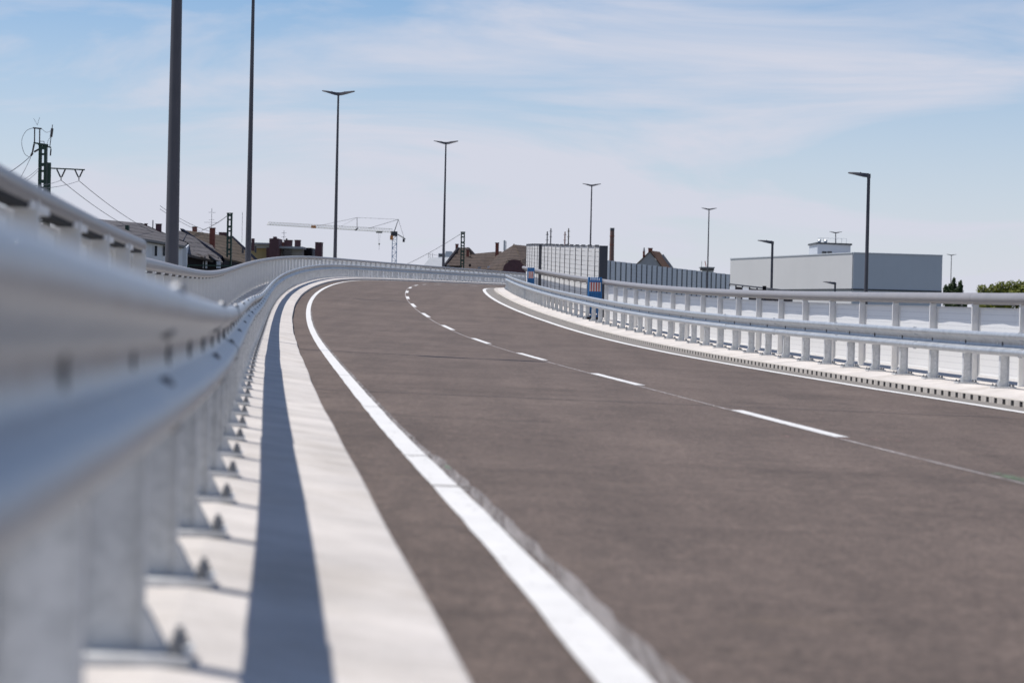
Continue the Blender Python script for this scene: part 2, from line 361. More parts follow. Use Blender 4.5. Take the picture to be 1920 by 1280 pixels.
def leaf(name, a, b2):
    m = bpy.data.materials.new(name); m.use_nodes = True; nt = m.node_tree; b = nt.nodes['Principled BSDF']; N = nt.nodes.new; K = nt.links.new
    g = N('ShaderNodeNewGeometry'); r = N('ShaderNodeValToRGB'); r.color_ramp.elements[0].color = (*a, 1); r.color_ramp.elements[1].color = (*b2, 1)
    K(g.outputs['Random Per Island'], r.inputs[0]); K(r.outputs[0], b.inputs['Base Color']); b.inputs['Roughness'].default_value = .6
    tr = N('ShaderNodeBsdfTranslucent'); K(r.outputs[0], tr.inputs['Color']); mx = N('ShaderNodeMixShader'); mx.inputs[0].default_value = .35
    K(b.outputs[0], mx.inputs[1]); K(tr.outputs[0], mx.inputs[2]); K(mx.outputs[0], nt.nodes['Material Output'].inputs['Surface']); return m
M['leaf'] = leaf('leaf_yellow_green', (.10, .13, .02), (.24, .25, .035))
M['leaf_dark'] = leaf('leaf_dark_green', (.025, .05, .018), (.06, .10, .03))
M['ground'] = mat('ground_soil_grass', (.12, .125, .08), .95, var=.4, vscale=.05, second=(.10, .09, .07))

# ------------------------------------------------------------------ ground, deck, road
g = MB(); g.poly([(-4000, -600, GROUND), (4000, -600, GROUND), (4000, 7000, GROUND), (-4000, 7000, GROUND)])
tag(g.build('ground', M['ground']), kind='structure')
s_all = np.arange(-8, 292.01, 2.0)
D_LK, D_LINE, D_CEN, D_RLINE, D_RK = 0.65835, 1.11622, 4.91397, 8.76362, 9.30
b = MB()
k = len(b.v)
for t in s_all:
    x, y, z, th, c, gg = fr(t)
    top = [(-1.72, -.03), (-.02, -.03), (.62, -.125)]
    row = [pt(t, -1.72, 0, 'cap')[:2] + (GROUND,)] + [pt(t, d, h, 'cap') for d, h in top]
    row += [pt(t, .62, -.32, 'road'), pt(t, 9.47, -.32, 'road'), pt(t, 9.47, .04, 'road'), pt(t, 9.94, -.03, 'right'), pt(t, 11.52, -.03, 'right'), pt(t, 11.52, 0, 'right')[:2] + (GROUND,)]
    b.v += row
n = 10
for i in range(len(s_all) - 1):
    for j in range(n - 1): b.f.append((i*n + j, (i+1)*n + j, (i+1)*n + j + 1, i*n + j + 1))
b.f.append(tuple(range(n))); b.f.append(tuple((len(s_all)-1)*n + j for j in range(n)))
deck = tag(b.build('bridge_deck', M['deck']), kind='structure')
# concrete edge caps, cast in lengths with an open joint between them
def cap(s0, s1, side):
    ss = np.linspace(s0 + .006, s1 - .006, max(3, int((s1 - s0) / 1.0) + 1))
    if side == 'l':
        prof = [(-1.75, -.3), (-1.75, .05), (-1.735, .062), (-1.0, .02), (-.10, 0), (.0, 0), (.64, CAPC*.64), (.653, CAPC*.653 - .004), (.6583, CAPC*.6583 - .018), (.6583, -.30)]
        m = MB().sweep(ss, prof, 'cap', True)
        np_ = len(prof)
        for i_, t in enumerate(ss):
            dx = .003*math.sin(t*1.31) + .005*math.sin(t*.47 + 1.3)
            th = fr(t)[3]
            for j_ in range(6, np_):
                v_ = m.v[i_*np_ + j_]; m.v[i_*np_ + j_] = (v_[0] + dx*math.cos(th), v_[1] - dx*math.sin(th), v_[2] + dx*.25)
    else:
        kz = lambda d: None
        m = MB(); kk = len(m.v)
        for t in ss:
            c = fr(t)[4]
            e0 = c * 9.462 - KSTEP + .08
            m.v += [pt(t, 9.462, -.30, 'right'), pt(t, 9.462, 0, 'right')[:2] + (fr(t)[2] + e0,), pt(t, 9.90, 0, 'right'), pt(t, 10.3, 0.004, 'right'), pt(t, 11.54, .03, 'right'), pt(t, 11.55, -.3, 'right')]
        for i in range(len(ss) - 1):
            for j in range(6): m.f.append((i*6 + j, (i+1)*6 + j, (i+1)*6 + (j+1) % 6, i*6 + (j+1) % 6))
        m.f.append((0, 1, 2, 3, 4, 5)); q = (len(ss)-1)*6; m.f.append((q+5, q+4, q+3, q+2, q+1, q))
    m.build('cap_segment', M['concrete'], deck)
e = -8.0
while e < 290:
    cap(e, min(e + 9.6, 292), 'l'); cap(e + 0.0, min(e + 9.6, 292), 'r'); e += 9.6

s_f = np.arange(-8, 292.01, 1.0)
def road_sheet(name, d0, d1, lift, m, ss=None, parent=None, nd=2, wob=0.0):
    ss = s_f if ss is None else ss
    mb = MB(); ds = np.linspace(d0, d1, nd)
    kk = 0
    for t in ss:
        w = (random.uniform(-wob, wob), random.uniform(-wob, wob))
        sh = -.055 * min(1.4, (max(0.0, 13.0 - t) / 7.6) ** 2) if abs(d0 - D_LINE) < .2 else 0.0
        for j, d in enumerate(ds): mb.v.append(pt(t, d + sh + (w[0] if j == 0 else w[1] if j == nd-1 else 0), lift, 'road'))
    for i in range(len(ss) - 1):
        for j in range(nd - 1): mb.f.append((i*nd + j, i*nd + j + 1, (i+1)*nd + j + 1, (i+1)*nd + j))
    return mb.build(name, m, parent)
road = tag(road_sheet('road', .64, 9.40, 0, M['asphalt'], nd=9), kind='structure')
road_sheet('gutter_strip', 8.86, 9.33, .004, M['gutter'], parent=road)
road_sheet('edge_line', D_LINE - .07, D_LINE + .07, .006, M['line'], parent=road, ss=np.arange(-8, 292, .5), wob=.004)
road_sheet('edge_line', D_RLINE - .085, D_RLINE + .085, .006, M['line'], parent=road, ss=np.arange(-8, 292, .5), wob=.004)
road_sheet('paint_residue', D_LINE + .073, D_LINE + .150, .004, M['smear'], parent=road, ss=np.arange(-8, 14, .25), wob=.014)
road_sheet('paint_residue', D_LINE + .073, D_LINE + .112, .004, M['smear'], parent=road, ss=np.arange(13.75, 70, .25), wob=.008)
road_sheet('premarking_line', D_CEN - .075, D_CEN - .052, .004, M['line_thin'], parent=road, ss=np.arange(-8, 130, .5), wob=.004)
for s0 in (7.6, 17.6, 27.5, 37.5, 47.6, 58.0, 69.0, 79.6, 90.0, 100.4, 110.8, 121.2, 131.6, 142, 152.4, 162.8, 173.2, 183.6, 194, 204.4):
    road_sheet('lane_dash', D_CEN - .065, D_CEN + .065, .006, M['line'], parent=road, ss=np.arange(s0, s0 + 4.11, .51), wob=.003)
road_sheet('spray_mark', D_LINE + .11, D_LINE + .14, .007, M['green'], parent=road, ss=np.array([12.6, 12.72, 12.84]))
road_sheet('spray_mark', D_CEN - .02, D_CEN + .10, .007, M['green'], parent=road, ss=np.array([12.6, 13.2, 13.9]))
road_sheet('spray_mark', D_CEN - .55, D_CEN + .45, .0045, M['rust'], parent=road, ss=np.array([17.42, 17.47]))
road_sheet('spray_mark', D_CEN - .5, D_CEN + .1, .0045, M['rust'], parent=road, ss=np.array([21.8, 21.86]))
for s0_, w_ in ((11.3, .05), (13.6, .03), (19.5, .025), (26.4, .03), (34.0, .03)):
    road_sheet('seam', D_LINE - .075, D_LINE + .13, .009, M['gutter'], parent=road, ss=np.array([s0_, s0_ + w_]), wob=.01)
for s0_ in (22.5, 45.0, 66.0, 88.0):
    road_sheet('paving_joint', .66, 8.85, .0035, M['seam'], parent=road, ss=np.array([s0_, s0_ + .035]))
# slotted drain kerb on the right: every stone has its own inlet slot
def kerb_mesh(L_, slot):
    m = MB(); w, h = .15, .28; y0, y1 = -L_/2 + .002, L_/2 - .002; ys = .058 if slot else 0
    z0, z1 = -h, 0.0; a, c = -.078, -.010
    if not slot:
        m.box(0, w, y0, y1, z0, z1); return m
    m.box(.10, w, y0, y1, z0, z1 - .0005)                       # body behind the slot
    m.box(0, .1005, y0, -ys, z0, z1); m.box(0, .1005, ys, y1, z0, z1)
    m.box(0, .1005, -ys, ys, c, z1); m.box(0, .1005, -ys, ys, z0, a)
    return m
KL = .3162
km = kerb_mesh(KL, True).mesh('kerb_stone', M['kerb'])
shade_block = MB().box(.012, .0995, -.0575, .0575, -.0775, -.0105).mesh('inlet_shade', M['dark'])  # solid block; the slot's inner shade is put into its near-black colour
s0k = 14.0
for i in range(290):
    t = s0k + i * KL; x, y, z, th, c, gg = fr(t)
    dd = D_RK; p = pt(t, dd, .08, 'road')
    o = place(km, 'kerb_stone', deck, p, -th)
    o.rotation_euler = (math.atan(gg + 0 * c), math.atan(-c) * 0, -th)
    if i < 200: sub(shade_block, 'inlet_shade', o)
def plain_kerb(a, bb):
    m = MB(); ss = np.arange(a, bb + .01, 1.0)
    for t in ss: m.v += [pt(t, D_RK, -.2, 'road'), pt(t, D_RK, .08, 'road'), pt(t, D_RK + .15, .08, 'road'), pt(t, D_RK + .15, -.2, 'road')]
    for i in range(len(ss) - 1):
        for j in range(3): m.f.append((i*4 + j, (i+1)*4 + j, (i+1)*4 + j + 1, i*4 + j + 1))
    m.build('kerb_run', M['kerb'], deck)
plain_kerb(-8, s0k - KL/2 - .003); plain_kerb(s0k + 289.5*KL + .003, 291)

# ------------------------------------------------------------------ guardrails
BEAM = [(-.052, .742), (-.040, .7515), (-.022, .752), (-.004, .741), (.007, .722), (.010, .702), (.006, .684), (-.010, .668), (-.055, .640), (-.070, .622), (-.075, .595), (-.070, .566), (-.055, .548), (-.010, .522), (.006, .506), (.010, .488), (.007, .468), (-.004, .449), (-.022, .438), (-.040, .4385), (-.052, .448)]
def offs(prof, th):
    out = []
    for i, p in enumerate(prof):
        a = prof[max(0, i-1)]; c = prof[min(len(prof)-1, i+1)]
        tx, tz = c[0]-a[0], c[1]-a[1]; l = math.hypot(tx, tz); nx, nz = tz/l, -tx/l
        out.append((p[0] + nx*th, p[1] + nz*th))
    return out
bk = offs(BEAM, .0045)
def post_meshes():
    p = MB(); x0, x1 = -.158, -.034
    p.box(x0, x1, -.003, .003, .02, .432); p.box(x1 - .006, x1, -.032, .032, .0201, .4321); p.box(x0, x0 + .006, -.032, .032, .0202, .7202)
    p.box(x0 + .006, -.083, -.0032, .0032, .4319, .70); p.box(-.089, -.083, -.032, .032, .4322, .6999)
    plate = MB().box(-.24, .062, -.10, .10, 0, .02)
    gus = MB()
    for yy in (-.026, .026):
        gus.hexa([(-.034, yy - .005, .0205), (.014, yy - .005, .0205), (.014, yy + .005, .0205), (-.034, yy + .005, .0205), (-.034, yy - .005, .100), (-.028, yy - .005, .100), (-.028, yy + .005, .100), (-.034, yy + .005, .100)])
    bolt = MB()
    for xx, yy in ((0, 0),):
        bolt.ring((xx, yy, .02), (0, 0, 1), .021, .021, .006, 8).ring((xx, yy, .026), (0, 0, 1), .016, .016, .018, 6).ring((xx, yy, .044), (0, 0, 1), .009, .008, .014, 6)
    return (p.mesh('post', M['galv_post_lit']), plate.mesh('base_plate', M['galv_post_lit']), gus.mesh('gusset', M['galv_post_lit']), bolt.mesh('anchor_bolt', M['bolt']))
PM = post_meshes()
def guardrail(side, s_start, spacing, npost, per, label, ridge_d):
    sg = 1 if side == 'l' else -1
    mode = 'cap' if side == 'l' else 'right'
    root = empty('guardrail', pt(s_start, ridge_d, 0, mode)); tag(root, label, 'guardrail')
    for i in range(npost):
        t = s_start + i * spacing; th = fr(t)[3]
        hh = 0.0
        o = place(PM[0], 'post', root, pt(t, ridge_d, .001, mode), -th + (0 if sg == 1 else math.pi))
        o.rotation_euler[1] = random.gauss(0, .004); o.rotation_euler[0] = random.gauss(0, .004)
        sub(PM[1], 'base_plate', o); sub(PM[2], 'gusset', o)['kind'] = 'stuff'
        if i < 75:
            for xx, yy in ((.034, .066), (.034, -.066), (-.205, .066), (-.205, -.066)): sub(PM[3], 'anchor_bolt', o, (xx, yy, 0))
    seg = per * spacing; s0 = s_start - spacing * .5 - seg; k_ = 0
    while s0 < s_start + npost * spacing - seg:
        s1 = s0 + seg
        jit = random.gauss(0, .003)
        ss = np.linspace(s0 - .16, s1 + .002, 9)
        n_ = len(BEAM)
        prof = []
        m = MB()
        for a, t in enumerate(ss):
            lift = .0055 if t < s0 + .1 else .0   # lap joint
            for d, h in BEAM + bk[::-1]: m.v.append(pt(t, ridge_d + sg * (d + .005 + jit * (a/8)) , h + jit*.5, mode))
        nn = 2 * n_
        for a in range(len(ss) - 1):
            for j in range(nn): m.f.append((a*nn + j, (a+1)*nn + j, (a+1)*nn + (j+1) % nn, a*nn + (j+1) % nn))
        m.f.append(tuple(range(nn))); m.f.append(tuple((len(ss)-1)*nn + nn - 1 - j for j in range(nn)))
        # the lap: leading end stands proud
        for a in range(2):
            pass
        beam = m.build('beam', M['galv'], root, smooth=True)
        if sg == 1 and s0 > 160 or s0 > 200: s0 = s1; continue
        bl = MB(); dk = MB(); wh = MB()
        th = fr(s0)[3]
        def on(t, d, h): return Vector(pt(t, ridge_d + sg * (d + .005), h, mode))
        thm = fr((s0 + s1) / 2)[3]; nrm = Vector((math.cos(thm), -math.sin(thm), 0)) * sg
        tng = Vector((math.sin(thm), math.cos(thm), 0))
        for dt in (-.115, -.035):
            for d, h, nz in ((-.012, .7475, 1.4), (-.033, .654, -1), (-.033, .536, 1), (-.012, .4425, -1.4)):
                bl.ring(on(s0 + dt, d, h) - nrm * .003, nrm + Vector((0, 0, nz)), .020, .013, .013, 8)
        for i in range(per):
            t = s0 + spacing * (i + .5)
            for dt in (-.018, .018):
                q = on(t + dt, -.0755, .595); bl_ = dk
                a = q - tng * .008; c = q + tng * .008
                bl_.hexa([a + Vector((0, 0, -.034)) - nrm*.002, c + Vector((0, 0, -.034)) - nrm*.002, c + Vector((0, 0, -.034)) + nrm*.007, a + Vector((0, 0, -.034)) + nrm*.007,
                          a + Vector((0, 0, .034)) - nrm*.002, c + Vector((0, 0, .034)) - nrm*.002, c + Vector((0, 0, .034)) + nrm*.007, a + Vector((0, 0, .034)) + nrm*.007])
            wh.ring(on(t + .22, -.0765, .600), nrm, .019, .017, .006, 8)
        place(bl.mesh('splice_bolts', M['bolt'] if sg == 1 else M['galv']), 'splice_bolts', beam)['kind'] = 'stuff'
        place(wh.mesh('hole_discs', M['white'] if sg == -1 else M['galv']), 'hole_discs', beam)['kind'] = 'stuff'  # discs added for open holes; the white panel behind is painted on
        place(dk.mesh('bolt_hole_plates', M['bolt_hole_dark']), 'bolt_hole_plates', beam)['kind'] = 'stuff'  # raised plates for bolts and open holes; hole shade put into the colour
        s0 = s1
    return root
guardrail('l', 4.3833 - 1.3333*5, 1.3333, 172, 3, 'galvanised steel guardrail on the left kerb, running blurred past the lens', 0.0)
guardrail('r', 28.47 - 1.5811*12, 1.5811, 132, 3, 'galvanised steel guardrail along the right side of the road', 9.928)

# ------------------------------------------------------------------ railings
HR = .088
def rail_post_mesh(h, HR):
    m = MB().box(-.055, .045, -.020, .020, .012, h - HR*1.2)
    f = MB().box(-.10, .09, -.075, .075, 0, .012)
    return m.mesh('post', M['white']), f.mesh('foot_plate', M['white'])
def panel_mesh(L_, z0, z1, bow, sgn):
    m = MB(); ny, nz = 6, 4
    for i in range(ny + 1):
        for j in range(nz + 1):
            u = i/ny; v = j/nz
            m.v.append((-.075 * sgn + sgn * bow * math.sin(math.pi*u) * (.3 + .7*v) * random.uniform(.6, 1.2), L_*(u-.5), z0 + (z1-z0)*v))
    for i in range(ny):
        for j in range(nz): m.f.append((i*(nz+1)+j, (i+1)*(nz+1)+j, (i+1)*(nz+1)+j+1, i*(nz+1)+j+1))
    f = MB(); xa, xb = sorted((-.06*sgn, -.098*sgn))
    f.box(xa, xb, -L_/2, L_/2, z1 - .001, z1 + .028); f.box(xa, xb, -L_/2, L_/2, z0 - .03, z0 + .001)
    f.box(xa, xb, -L_/2, -L_/2 + .022, z0 + .0012, z1 - .0012); f.box(xa, xb, L_/2 - .022, L_/2, z0 + .0012, z1 - .0012)
    return m.mesh('infill_sheet', M['panel'], True), f.mesh('sheet_frame', M['white'])
def railing(label, runs, mode, sp):
    """runs: (s0, s1, offset, height, road side sign, with infill, tube radius)"""
    root = empty('railing', pt(runs[0][0], runs[0][2], 0, mode)); tag(root, label, 'railing')
    for s0, s1, d, H, sg, infill, HR in runs:
        n_ = int(round((s1 - s0) / sp)); spp = (s1 - s0) / n_
        # handrail tube in lengths of three bays
        i = 0
        while i < n_:
            k_ = min(3, n_ - i)
            ss = np.linspace(s0 + i*spp + .003, s0 + (i+k_)*spp - .003, 2*k_ + 1)
            MB().tube([pt(t, d, H - HR, mode) for t in ss], HR, 14).build('handrail', M['hand'], root, smooth=True); i += k_
        if not infill: continue
        pm, fm_ = rail_post_mesh(H, HR)
        vars_ = [panel_mesh(spp - .06, .10, H - 2*HR - .075, random.uniform(.006, .022), 1) for _ in range(5)]
        slot = None
        if mode == 'cap':      # closed strip with a near-black block set into it under the handrail
            za, zb = H - 2*HR - .045, H - 2*HR + .008; hl = (spp - .06)/2; c0, c1 = -hl*.50, hl*.80
            w1 = MB().box(-.06, .036, -hl, c0, za, zb).mesh('rail_strip', M['white']); w3 = MB().box(-.06, .036, c1, hl, za, zb).mesh('rail_strip', M['white'])
            w2 = MB().box(-.05, .024, c0, c1, za + .001, zb - .001).mesh('dark_slot', M['dark']); slot = (w1, w2, w3)
        for i in range(n_ + 1):
            t = s0 + i*spp; th = fr(t)[3]
            o = place(pm, 'post', root, pt(t, d, .03 if mode == 'cap' else .006, mode), -th + (0 if sg == 1 else math.pi)); sub(fm_, 'foot_plate', o)
            if i < n_:
                t += spp/2; x, y, z, th, c, gg = fr(t)
                vm = random.choice(vars_)
                o = place(vm[0], 'infill_sheet', root, pt(t, d, .03 if mode == 'cap' else .006, mode), 0)
                o.rotation_euler = (math.atan(gg) * (1 if sg == 1 else -1), 0, -th + (0 if sg == 1 else math.pi))
                sub(vm[1], 'sheet_frame', o)
                if slot and s0 + i*spp < 60: sub(slot[0], 'rail_strip', o); sub(slot[1], 'dark_slot', o); sub(slot[2], 'rail_strip', o)
    return root
railing('white railing with grey tubular handrail above the left kerb, behind the guardrail',
        [(3.0, 16.8, -.79, 1.225, 1, True, .05), (17.2, 236, -1.285, 1.196, 1, True, .084)], 'cap', 2.1)
RD = 9.94128 + .616
railing('white panelled railing with grey tubular handrail on the right side', [(12.5, 69.2, RD, 1.3105, -1, True, .088), (69.2, 108, RD, 1.3105, -1, False, .075)], 'right', 2.1)

# ------------------------------------------------------------------ noise barrier beside the right railing
def noise_barrier():
    d = RD + .30; H = 2.36; rows = 14; rh_ = (H - .06) / rows
    root = empty('noise_barrier', pt(70, d, 0, 'right')); tag(root, 'tall pale noise barrier of ribbed boards behind the right handrail', 'noise barrier')
    runs = [(72.1, 12, 2.02), (96.9, 6, 2.4)]
    for s0, nb, bay in runs:
        bm_ = MB().box(-.05, .05, -(bay - .09)/2, (bay - .09)/2, .006, rh_ - .004)
        bm_ = bm_.mesh('board', M['board'])
        rib = MB().box(-.06, -.052, -(bay - .10)/2, (bay - .10)/2, .03, rh_ - .03)
        pm = MB().box(-.07, .07, -.035, .035, 0, H + .06).mesh('post', M['steel_dark'])
        cm = MB().box(-.075, .075, -(bay - .55)/2, (bay - .55)/2, 0, .035).mesh('top_cap', M['steel_dark'])
        for i in range(nb + 1):
            t = s0 + i*bay; th = fr(t)[3]
            if not (s0 < 80 and i in (0, nb)): place(pm, 'post', root, pt(t, d, 0, 'right'), -th)
            if i < nb:
                t += bay/2; x, y, z, th, c, gg = fr(t)
                for r in range(rows):
                    o = place(bm_, 'board', root, pt(t, d + random.uniform(-.004, .004), .05 + r*rh_, 'right'), -th); o.rotation_euler[0] = math.atan(gg)
                o = place(cm, 'top_cap', root, pt(t + .12, d, .05 + rows*rh_ + .004, 'right'), -th); o.rotation_euler[0] = math.atan(gg)
        if s0 < 80:
            for t in (s0 - .02, s0 + nb*bay + .02):
                MB().box(-.17, .10, -.10, .10, 0, H + .03).build('end_post', M['steel_dark'], root, loc=pt(t, d, 0, 'right'), rz=-fr(t)[3])
    br = MB().box(.0, .24, -.02, .02, -.03, .03).mesh('handrail_bracket', M['hand'])
    for t in np.arange(72.4, 107, 2.02): place(br, 'handrail_bracket', root, pt(t, RD + .0, 1.3105 - 2*HR - .02, 'right'), -fr(t)[3])
noise_barrier()

# ------------------------------------------------------------------ blue roadworks barriers
def works_barrier(s, d, w, label, nstr):
    x, y, z, th, c, gg = fr(s); root = empty('works_barrier', pt(s, d, 0, 'right')); tag(root, label, 'barrier', 'plastic roadworks barriers by the noise wall')
    P = pt(s, d, .0, 'right'); rz = -th
    H = 1.36
    fm = MB(); t_ = .16
    fm.box(-w/2, -w/2 + .03, 0, t_, .08, H); fm.box(w/2 - .03, w/2, 0, t_, .08, H)
    for z0, z1 in ((H - .16, H - .11), (H - .48 - .03, H - .46), (.45, .50), (.08, .14)): fm.box(-w/2 + .0301, w/2 - .0301, .005, t_ - .005, z0, z1)
    fm.build('frame', M['blue'], root, loc=P, rz=rz)
    gm = MB(); n_ = 6
    for i in range(n_):
        xx = -w/2 + .05 + (w - .10) * i/(n_-1)
        gm.box(xx - .012, xx + .012, .02, t_ - .02, .1402, .4498); gm.box(xx - .012, xx + .012, .02, t_ - .02, .5002, H - .5102); gm.box(xx - .016, xx + .016, .02, t_ - .02, H - .1098, H)
    gm.build('grille', M['blue'], root, loc=P, rz=rz)['kind'] = 'stuff'
    MB().box(-w/2 + .031, w/2 - .031, .05, t_ - .01, .2, H - .115).build('rear_panel', M['blue'], root, loc=P, rz=rz)
    bw = (w - .07) / nstr
    for i in range(nstr):
        xx = -w/2 + .035 + bw*i
        MB().box(xx + .0005, xx + bw - .0005, -.012, .004, H - .455, H - .165).build('stripe', M['whitefilm'] if i % 2 == 0 else M['red'], root, loc=P, rz=rz)
    MB().box(-w/2 - .03, w/2 + .03, -.16, .30, 0.005, .08).build('foot', M['timber'], root, loc=P, rz=rz)
works_barrier(69.6, RD - .30, .44, 'wider blue works barrier with red stripes at the near end of the noise barrier', 9)
works_barrier(94.2, RD - .33, .30, 'narrow blue works barrier with red stripes at the far end of the noise barrier', 5)

# ------------------------------------------------------------------ lamp posts
def head_mesh():
    m = MB(); prof = [(0.0, -.12, .05, .07), (.16, -.11, .055, .10), (.30, -.075, .075, .17), (.55, .0, .115, .20), (.80, .075, .145, .20), (1.0, .125, .165, .16), (1.06, .14, .165, .07)]
    for x, z0, z1, w in prof: m.v += [(x, -w, z0), (x, w, z0), (x, w*.8, z1 + .02), (x, -w*.8, z1 + .02)]
    for i in range(len(prof) - 1):
        for j in range(4): m.f.append((i*4 + j, (i+1)*4 + j, (i+1)*4 + (j+1) % 4, i*4 + (j+1) % 4))
    m.f.append((0, 1, 2, 3)); q = (len(prof)-1)*4; m.f.append((q, q+1, q+2, q+3))
    m.ring((.42, 0, .10), (0, 0, 1), .035, .03, .05, 8)
    return m
HM = head_mesh().mesh('lamp_head', M['pole'])
HMS = head_mesh(); HMS.v = [(-x*.92, y, z - max(0, x - .1)*.085) for x, y, z in HMS.v]; HMS = HMS.mesh('lamp_head', M['pole'])
HML = head_mesh(); HML.v = [(-x, y, z) for x, y, z in HML.v]; HML = HML.mesh('lamp_head', M['pole'])
def lamp(base, H, label, rz=0.0, double=True, r0=.125, r1=.06):
    root = empty('street_lamp', base); tag(root, label, 'street lamp', 'double headed street lamps' if double else 'single headed street lamps')
    bx_ = Vector(base)
    n_ = 8
    m = MB().tube([bx_ + Vector((0, 0, H * i/n_)) for i in range(n_ + 1)], [r0 + (r1 - r0) * i/n_ for i in range(n_ + 1)], 16)
    m.build('pole', M['pole'], root, smooth=True)
    MB().ring(bx_, (0, 0, 1), r0*1.9, r0*1.9, .03, 12).build('base_flange', M['pole'], root)
    top = bx_ + Vector((0, 0, H - .02))
    place(HML if double else HMS, 'lamp_head', root, top, rz)
    if double: place(HM, 'lamp_head', root, top, rz)
    MB().ring(top - Vector((0, 0, .16)), (0, 0, 1), r1*1.25, r1*1.25, .20, 10).build('head_joint', M['pole'], root)
HL = 11.75
for s, lab in ((38.3, 'thick grey street lamp post nearest the camera, its head out of the picture'), (87.6, 'tall grey street lamp post second nearest, cropped by the top edge'),
               (141.6, 'double headed street lamp in front of the crane jib'), (187.8, 'double headed street lamp left of the green mast and brown roofs')):
    lamp(pt(s, -1.535, .052, 'cap'), HL, lab, rz=-fr(s)[3])
for x, y, Y, lab in ((1109.5, 347, 250, 'double headed street lamp rising behind the noise barrier'), (1329.5, 392, 300, 'double headed street lamp behind the low grey noise wall'),
                     (1567, 436, 364, 'double headed street lamp in front of the white hall'), (1784, 478, 470, 'small distant double headed street lamp right of the white hall')):
    p = px(x, y, Y); h_ = p.z - GROUND if Y > 280 else HL
    base = (p.x, p.y, p.z - h_)
    if Y < 280: base = (p.x, p.y, GROUND); h_ = p.z - GROUND
    lamp(base, h_, lab, rz=-.15, r0=.14, r1=.07)
for x, y, Y, lab in ((1629, 327, 104, 'single headed street lamp standing tall before the grey hall gable'), (1448.5, 453, 144, 'single headed street lamp before the long pale hall wall'),
                     (1566, 530, 178, 'lowest single headed street lamp, only its head above the railing')):
    p = px(x, y, Y); lamp((p.x, p.y, GROUND), p.z - GROUND, lab, rz=-.12, double=False, r0=.115, r1=.075)

# ------------------------------------------------------------------ low grey noise wall on the far ramp
def far_wall():
    a0 = px(1134, 487.5, 385); a1 = px(1369, 514.5, 410); H = 6.0; nb = 25
    root = empty('noise_wall', (a1.x, a1.y, GROUND)); tag(root, 'low grey noise wall of narrow panels on the ramp beyond the right railing', 'noise wall')
    dv = (a1 - a0); dirn = Vector((dv.x, dv.y, 0)).normalized(); rz = math.atan2(dirn.y, dirn.x)
    L_ = Vector((dv.x, dv.y, 0)).length / nb
    pm = MB().box(-.10, .10, -.13, .13, -H, .0).mesh('post', M['steel_dark'])
    pn = MB()
    for r in range(10): pn.box(-L_/2 + .10, L_/2 - .10, -.06, .06, -H + r*H/10 + .01, -H + (r+1)*H/10 - .01)
    pn = pn.mesh('panel', M['board_grey'])
    for i in range(nb + 1):
        p = a0 + dv * (i/nb); place(pm, 'post', root, p + Vector((0, 0, -.05)), rz)
        if i < nb:
            q = a0 + dv * ((i + .5)/nb); place(pn, 'panel', root, q + Vector((0, 0, .02 * (i % 2))), rz)
    m = MB(); u = Vector((0, 0, 1))
    nrm = Vector((-dirn.y, dirn.x, 0)) * .3
    pts = [a0 + nrm, a1 + nrm, a1 - nrm, a0 - nrm]
    m.hexa([(p.x, p.y, GROUND) for p in pts] + [(p.x, p.y, p.z - H - .05) for p in pts]); m.build('plinth', M['deck'], root)
far_wall()

# ------------------------------------------------------------------ buildings
def box_px(m, x0, x1, y0, y1, Y, depth, zb=None):
    """block whose near face spans photo pixels, depth metres deep"""
    A = px(x0, y0, Y); B = px(x1, y0, Y); C_ = px((x0+x1)/2, y1, Y)
    zt = (A.z + B.z)/2; z0 = C_.z if zb is None else zb
    return m.box(A.x, B.x, Y, Y + depth, z0, zt)
def chimney(parent, x0, x1, y0, y1, Y, m_='brick', cap_=True):
    m = MB(); w = (x1 - x0) / F_PX * Y; box_px(m, x0, x1, y0, y1 + 14, Y, w*1.1); o = m.build('chimney', M[m_], parent)
    if cap_:
        q = MB(); box_px(q, x0 - .6, x1 + .6, y0 - 1.2, y0 + .3, Y - .06, w*1.1 + .12); q.build('chimney_cap', M['brick_dark'], o)
    return o
def roof_poly(parent, pts, m_, th=.22, name='roof'):
    """a pitched roof plane with thickness; pts are photo pixels with their own distances"""
    P = [px(*p) for p in pts]; n_ = len(P)
    m = MB(); nrm = (P[1]-P[0]).cross(P[2]-P[0]).normalized()
    if nrm.z < 0: nrm = -nrm
    m.v += [tuple(p) for p in P] + [tuple(p - nrm*th) for p in P]
    m.f.append(tuple(range(n_))); m.f.append(tuple(range(2*n_-1, n_-1, -1)))
    for i in range(n_): m.f.append((i, (i+1) % n_, n_ + (i+1) % n_, n_ + i))
    return m.build(name, M[m_], parent)
def wall_poly(parent, pts, m_, name='wall', th=.3):
    """wall from the given top line down to the ground"""
    P = [px(*p) for p in pts]; m = MB()
    for a, c in zip(P[:-1], P[1:]):
        d = (c - a); d.z = 0; nv = Vector((-d.y, d.x, 0)).normalized() * th
        if nv.y < 0: nv = -nv
        m.hexa([(a.x, a.y, GROUND), (c.x, c.y, GROUND), (c.x + nv.x, c.y + nv.y, GROUND), (a.x + nv.x, a.y + nv.y, GROUND), tuple(a), tuple(c), (c.x + nv.x, c.y + nv.y, c.z), (a.x + nv.x, a.y + nv.y, a.z)])
    return m.build(name, M[m_], parent)
def bldg(name, x, Y, label, cat='house'):
    p = px(x, 500, Y); o = empty(name, (p.x, p.y, GROUND)); return tag(o, label, cat)
def window(parent, x0, x1, y0, y1, Y):
    m = MB(); box_px(m, x0, x1, y0, y1, Y - .02, .12); o = m.build('window', M['timber'], parent)
    q = MB(); box_px(q, x0 + .5, x1 - .5, y0 + .6, y1 - .6, Y - .035, .02); q.build('pane', M['glass'], o)

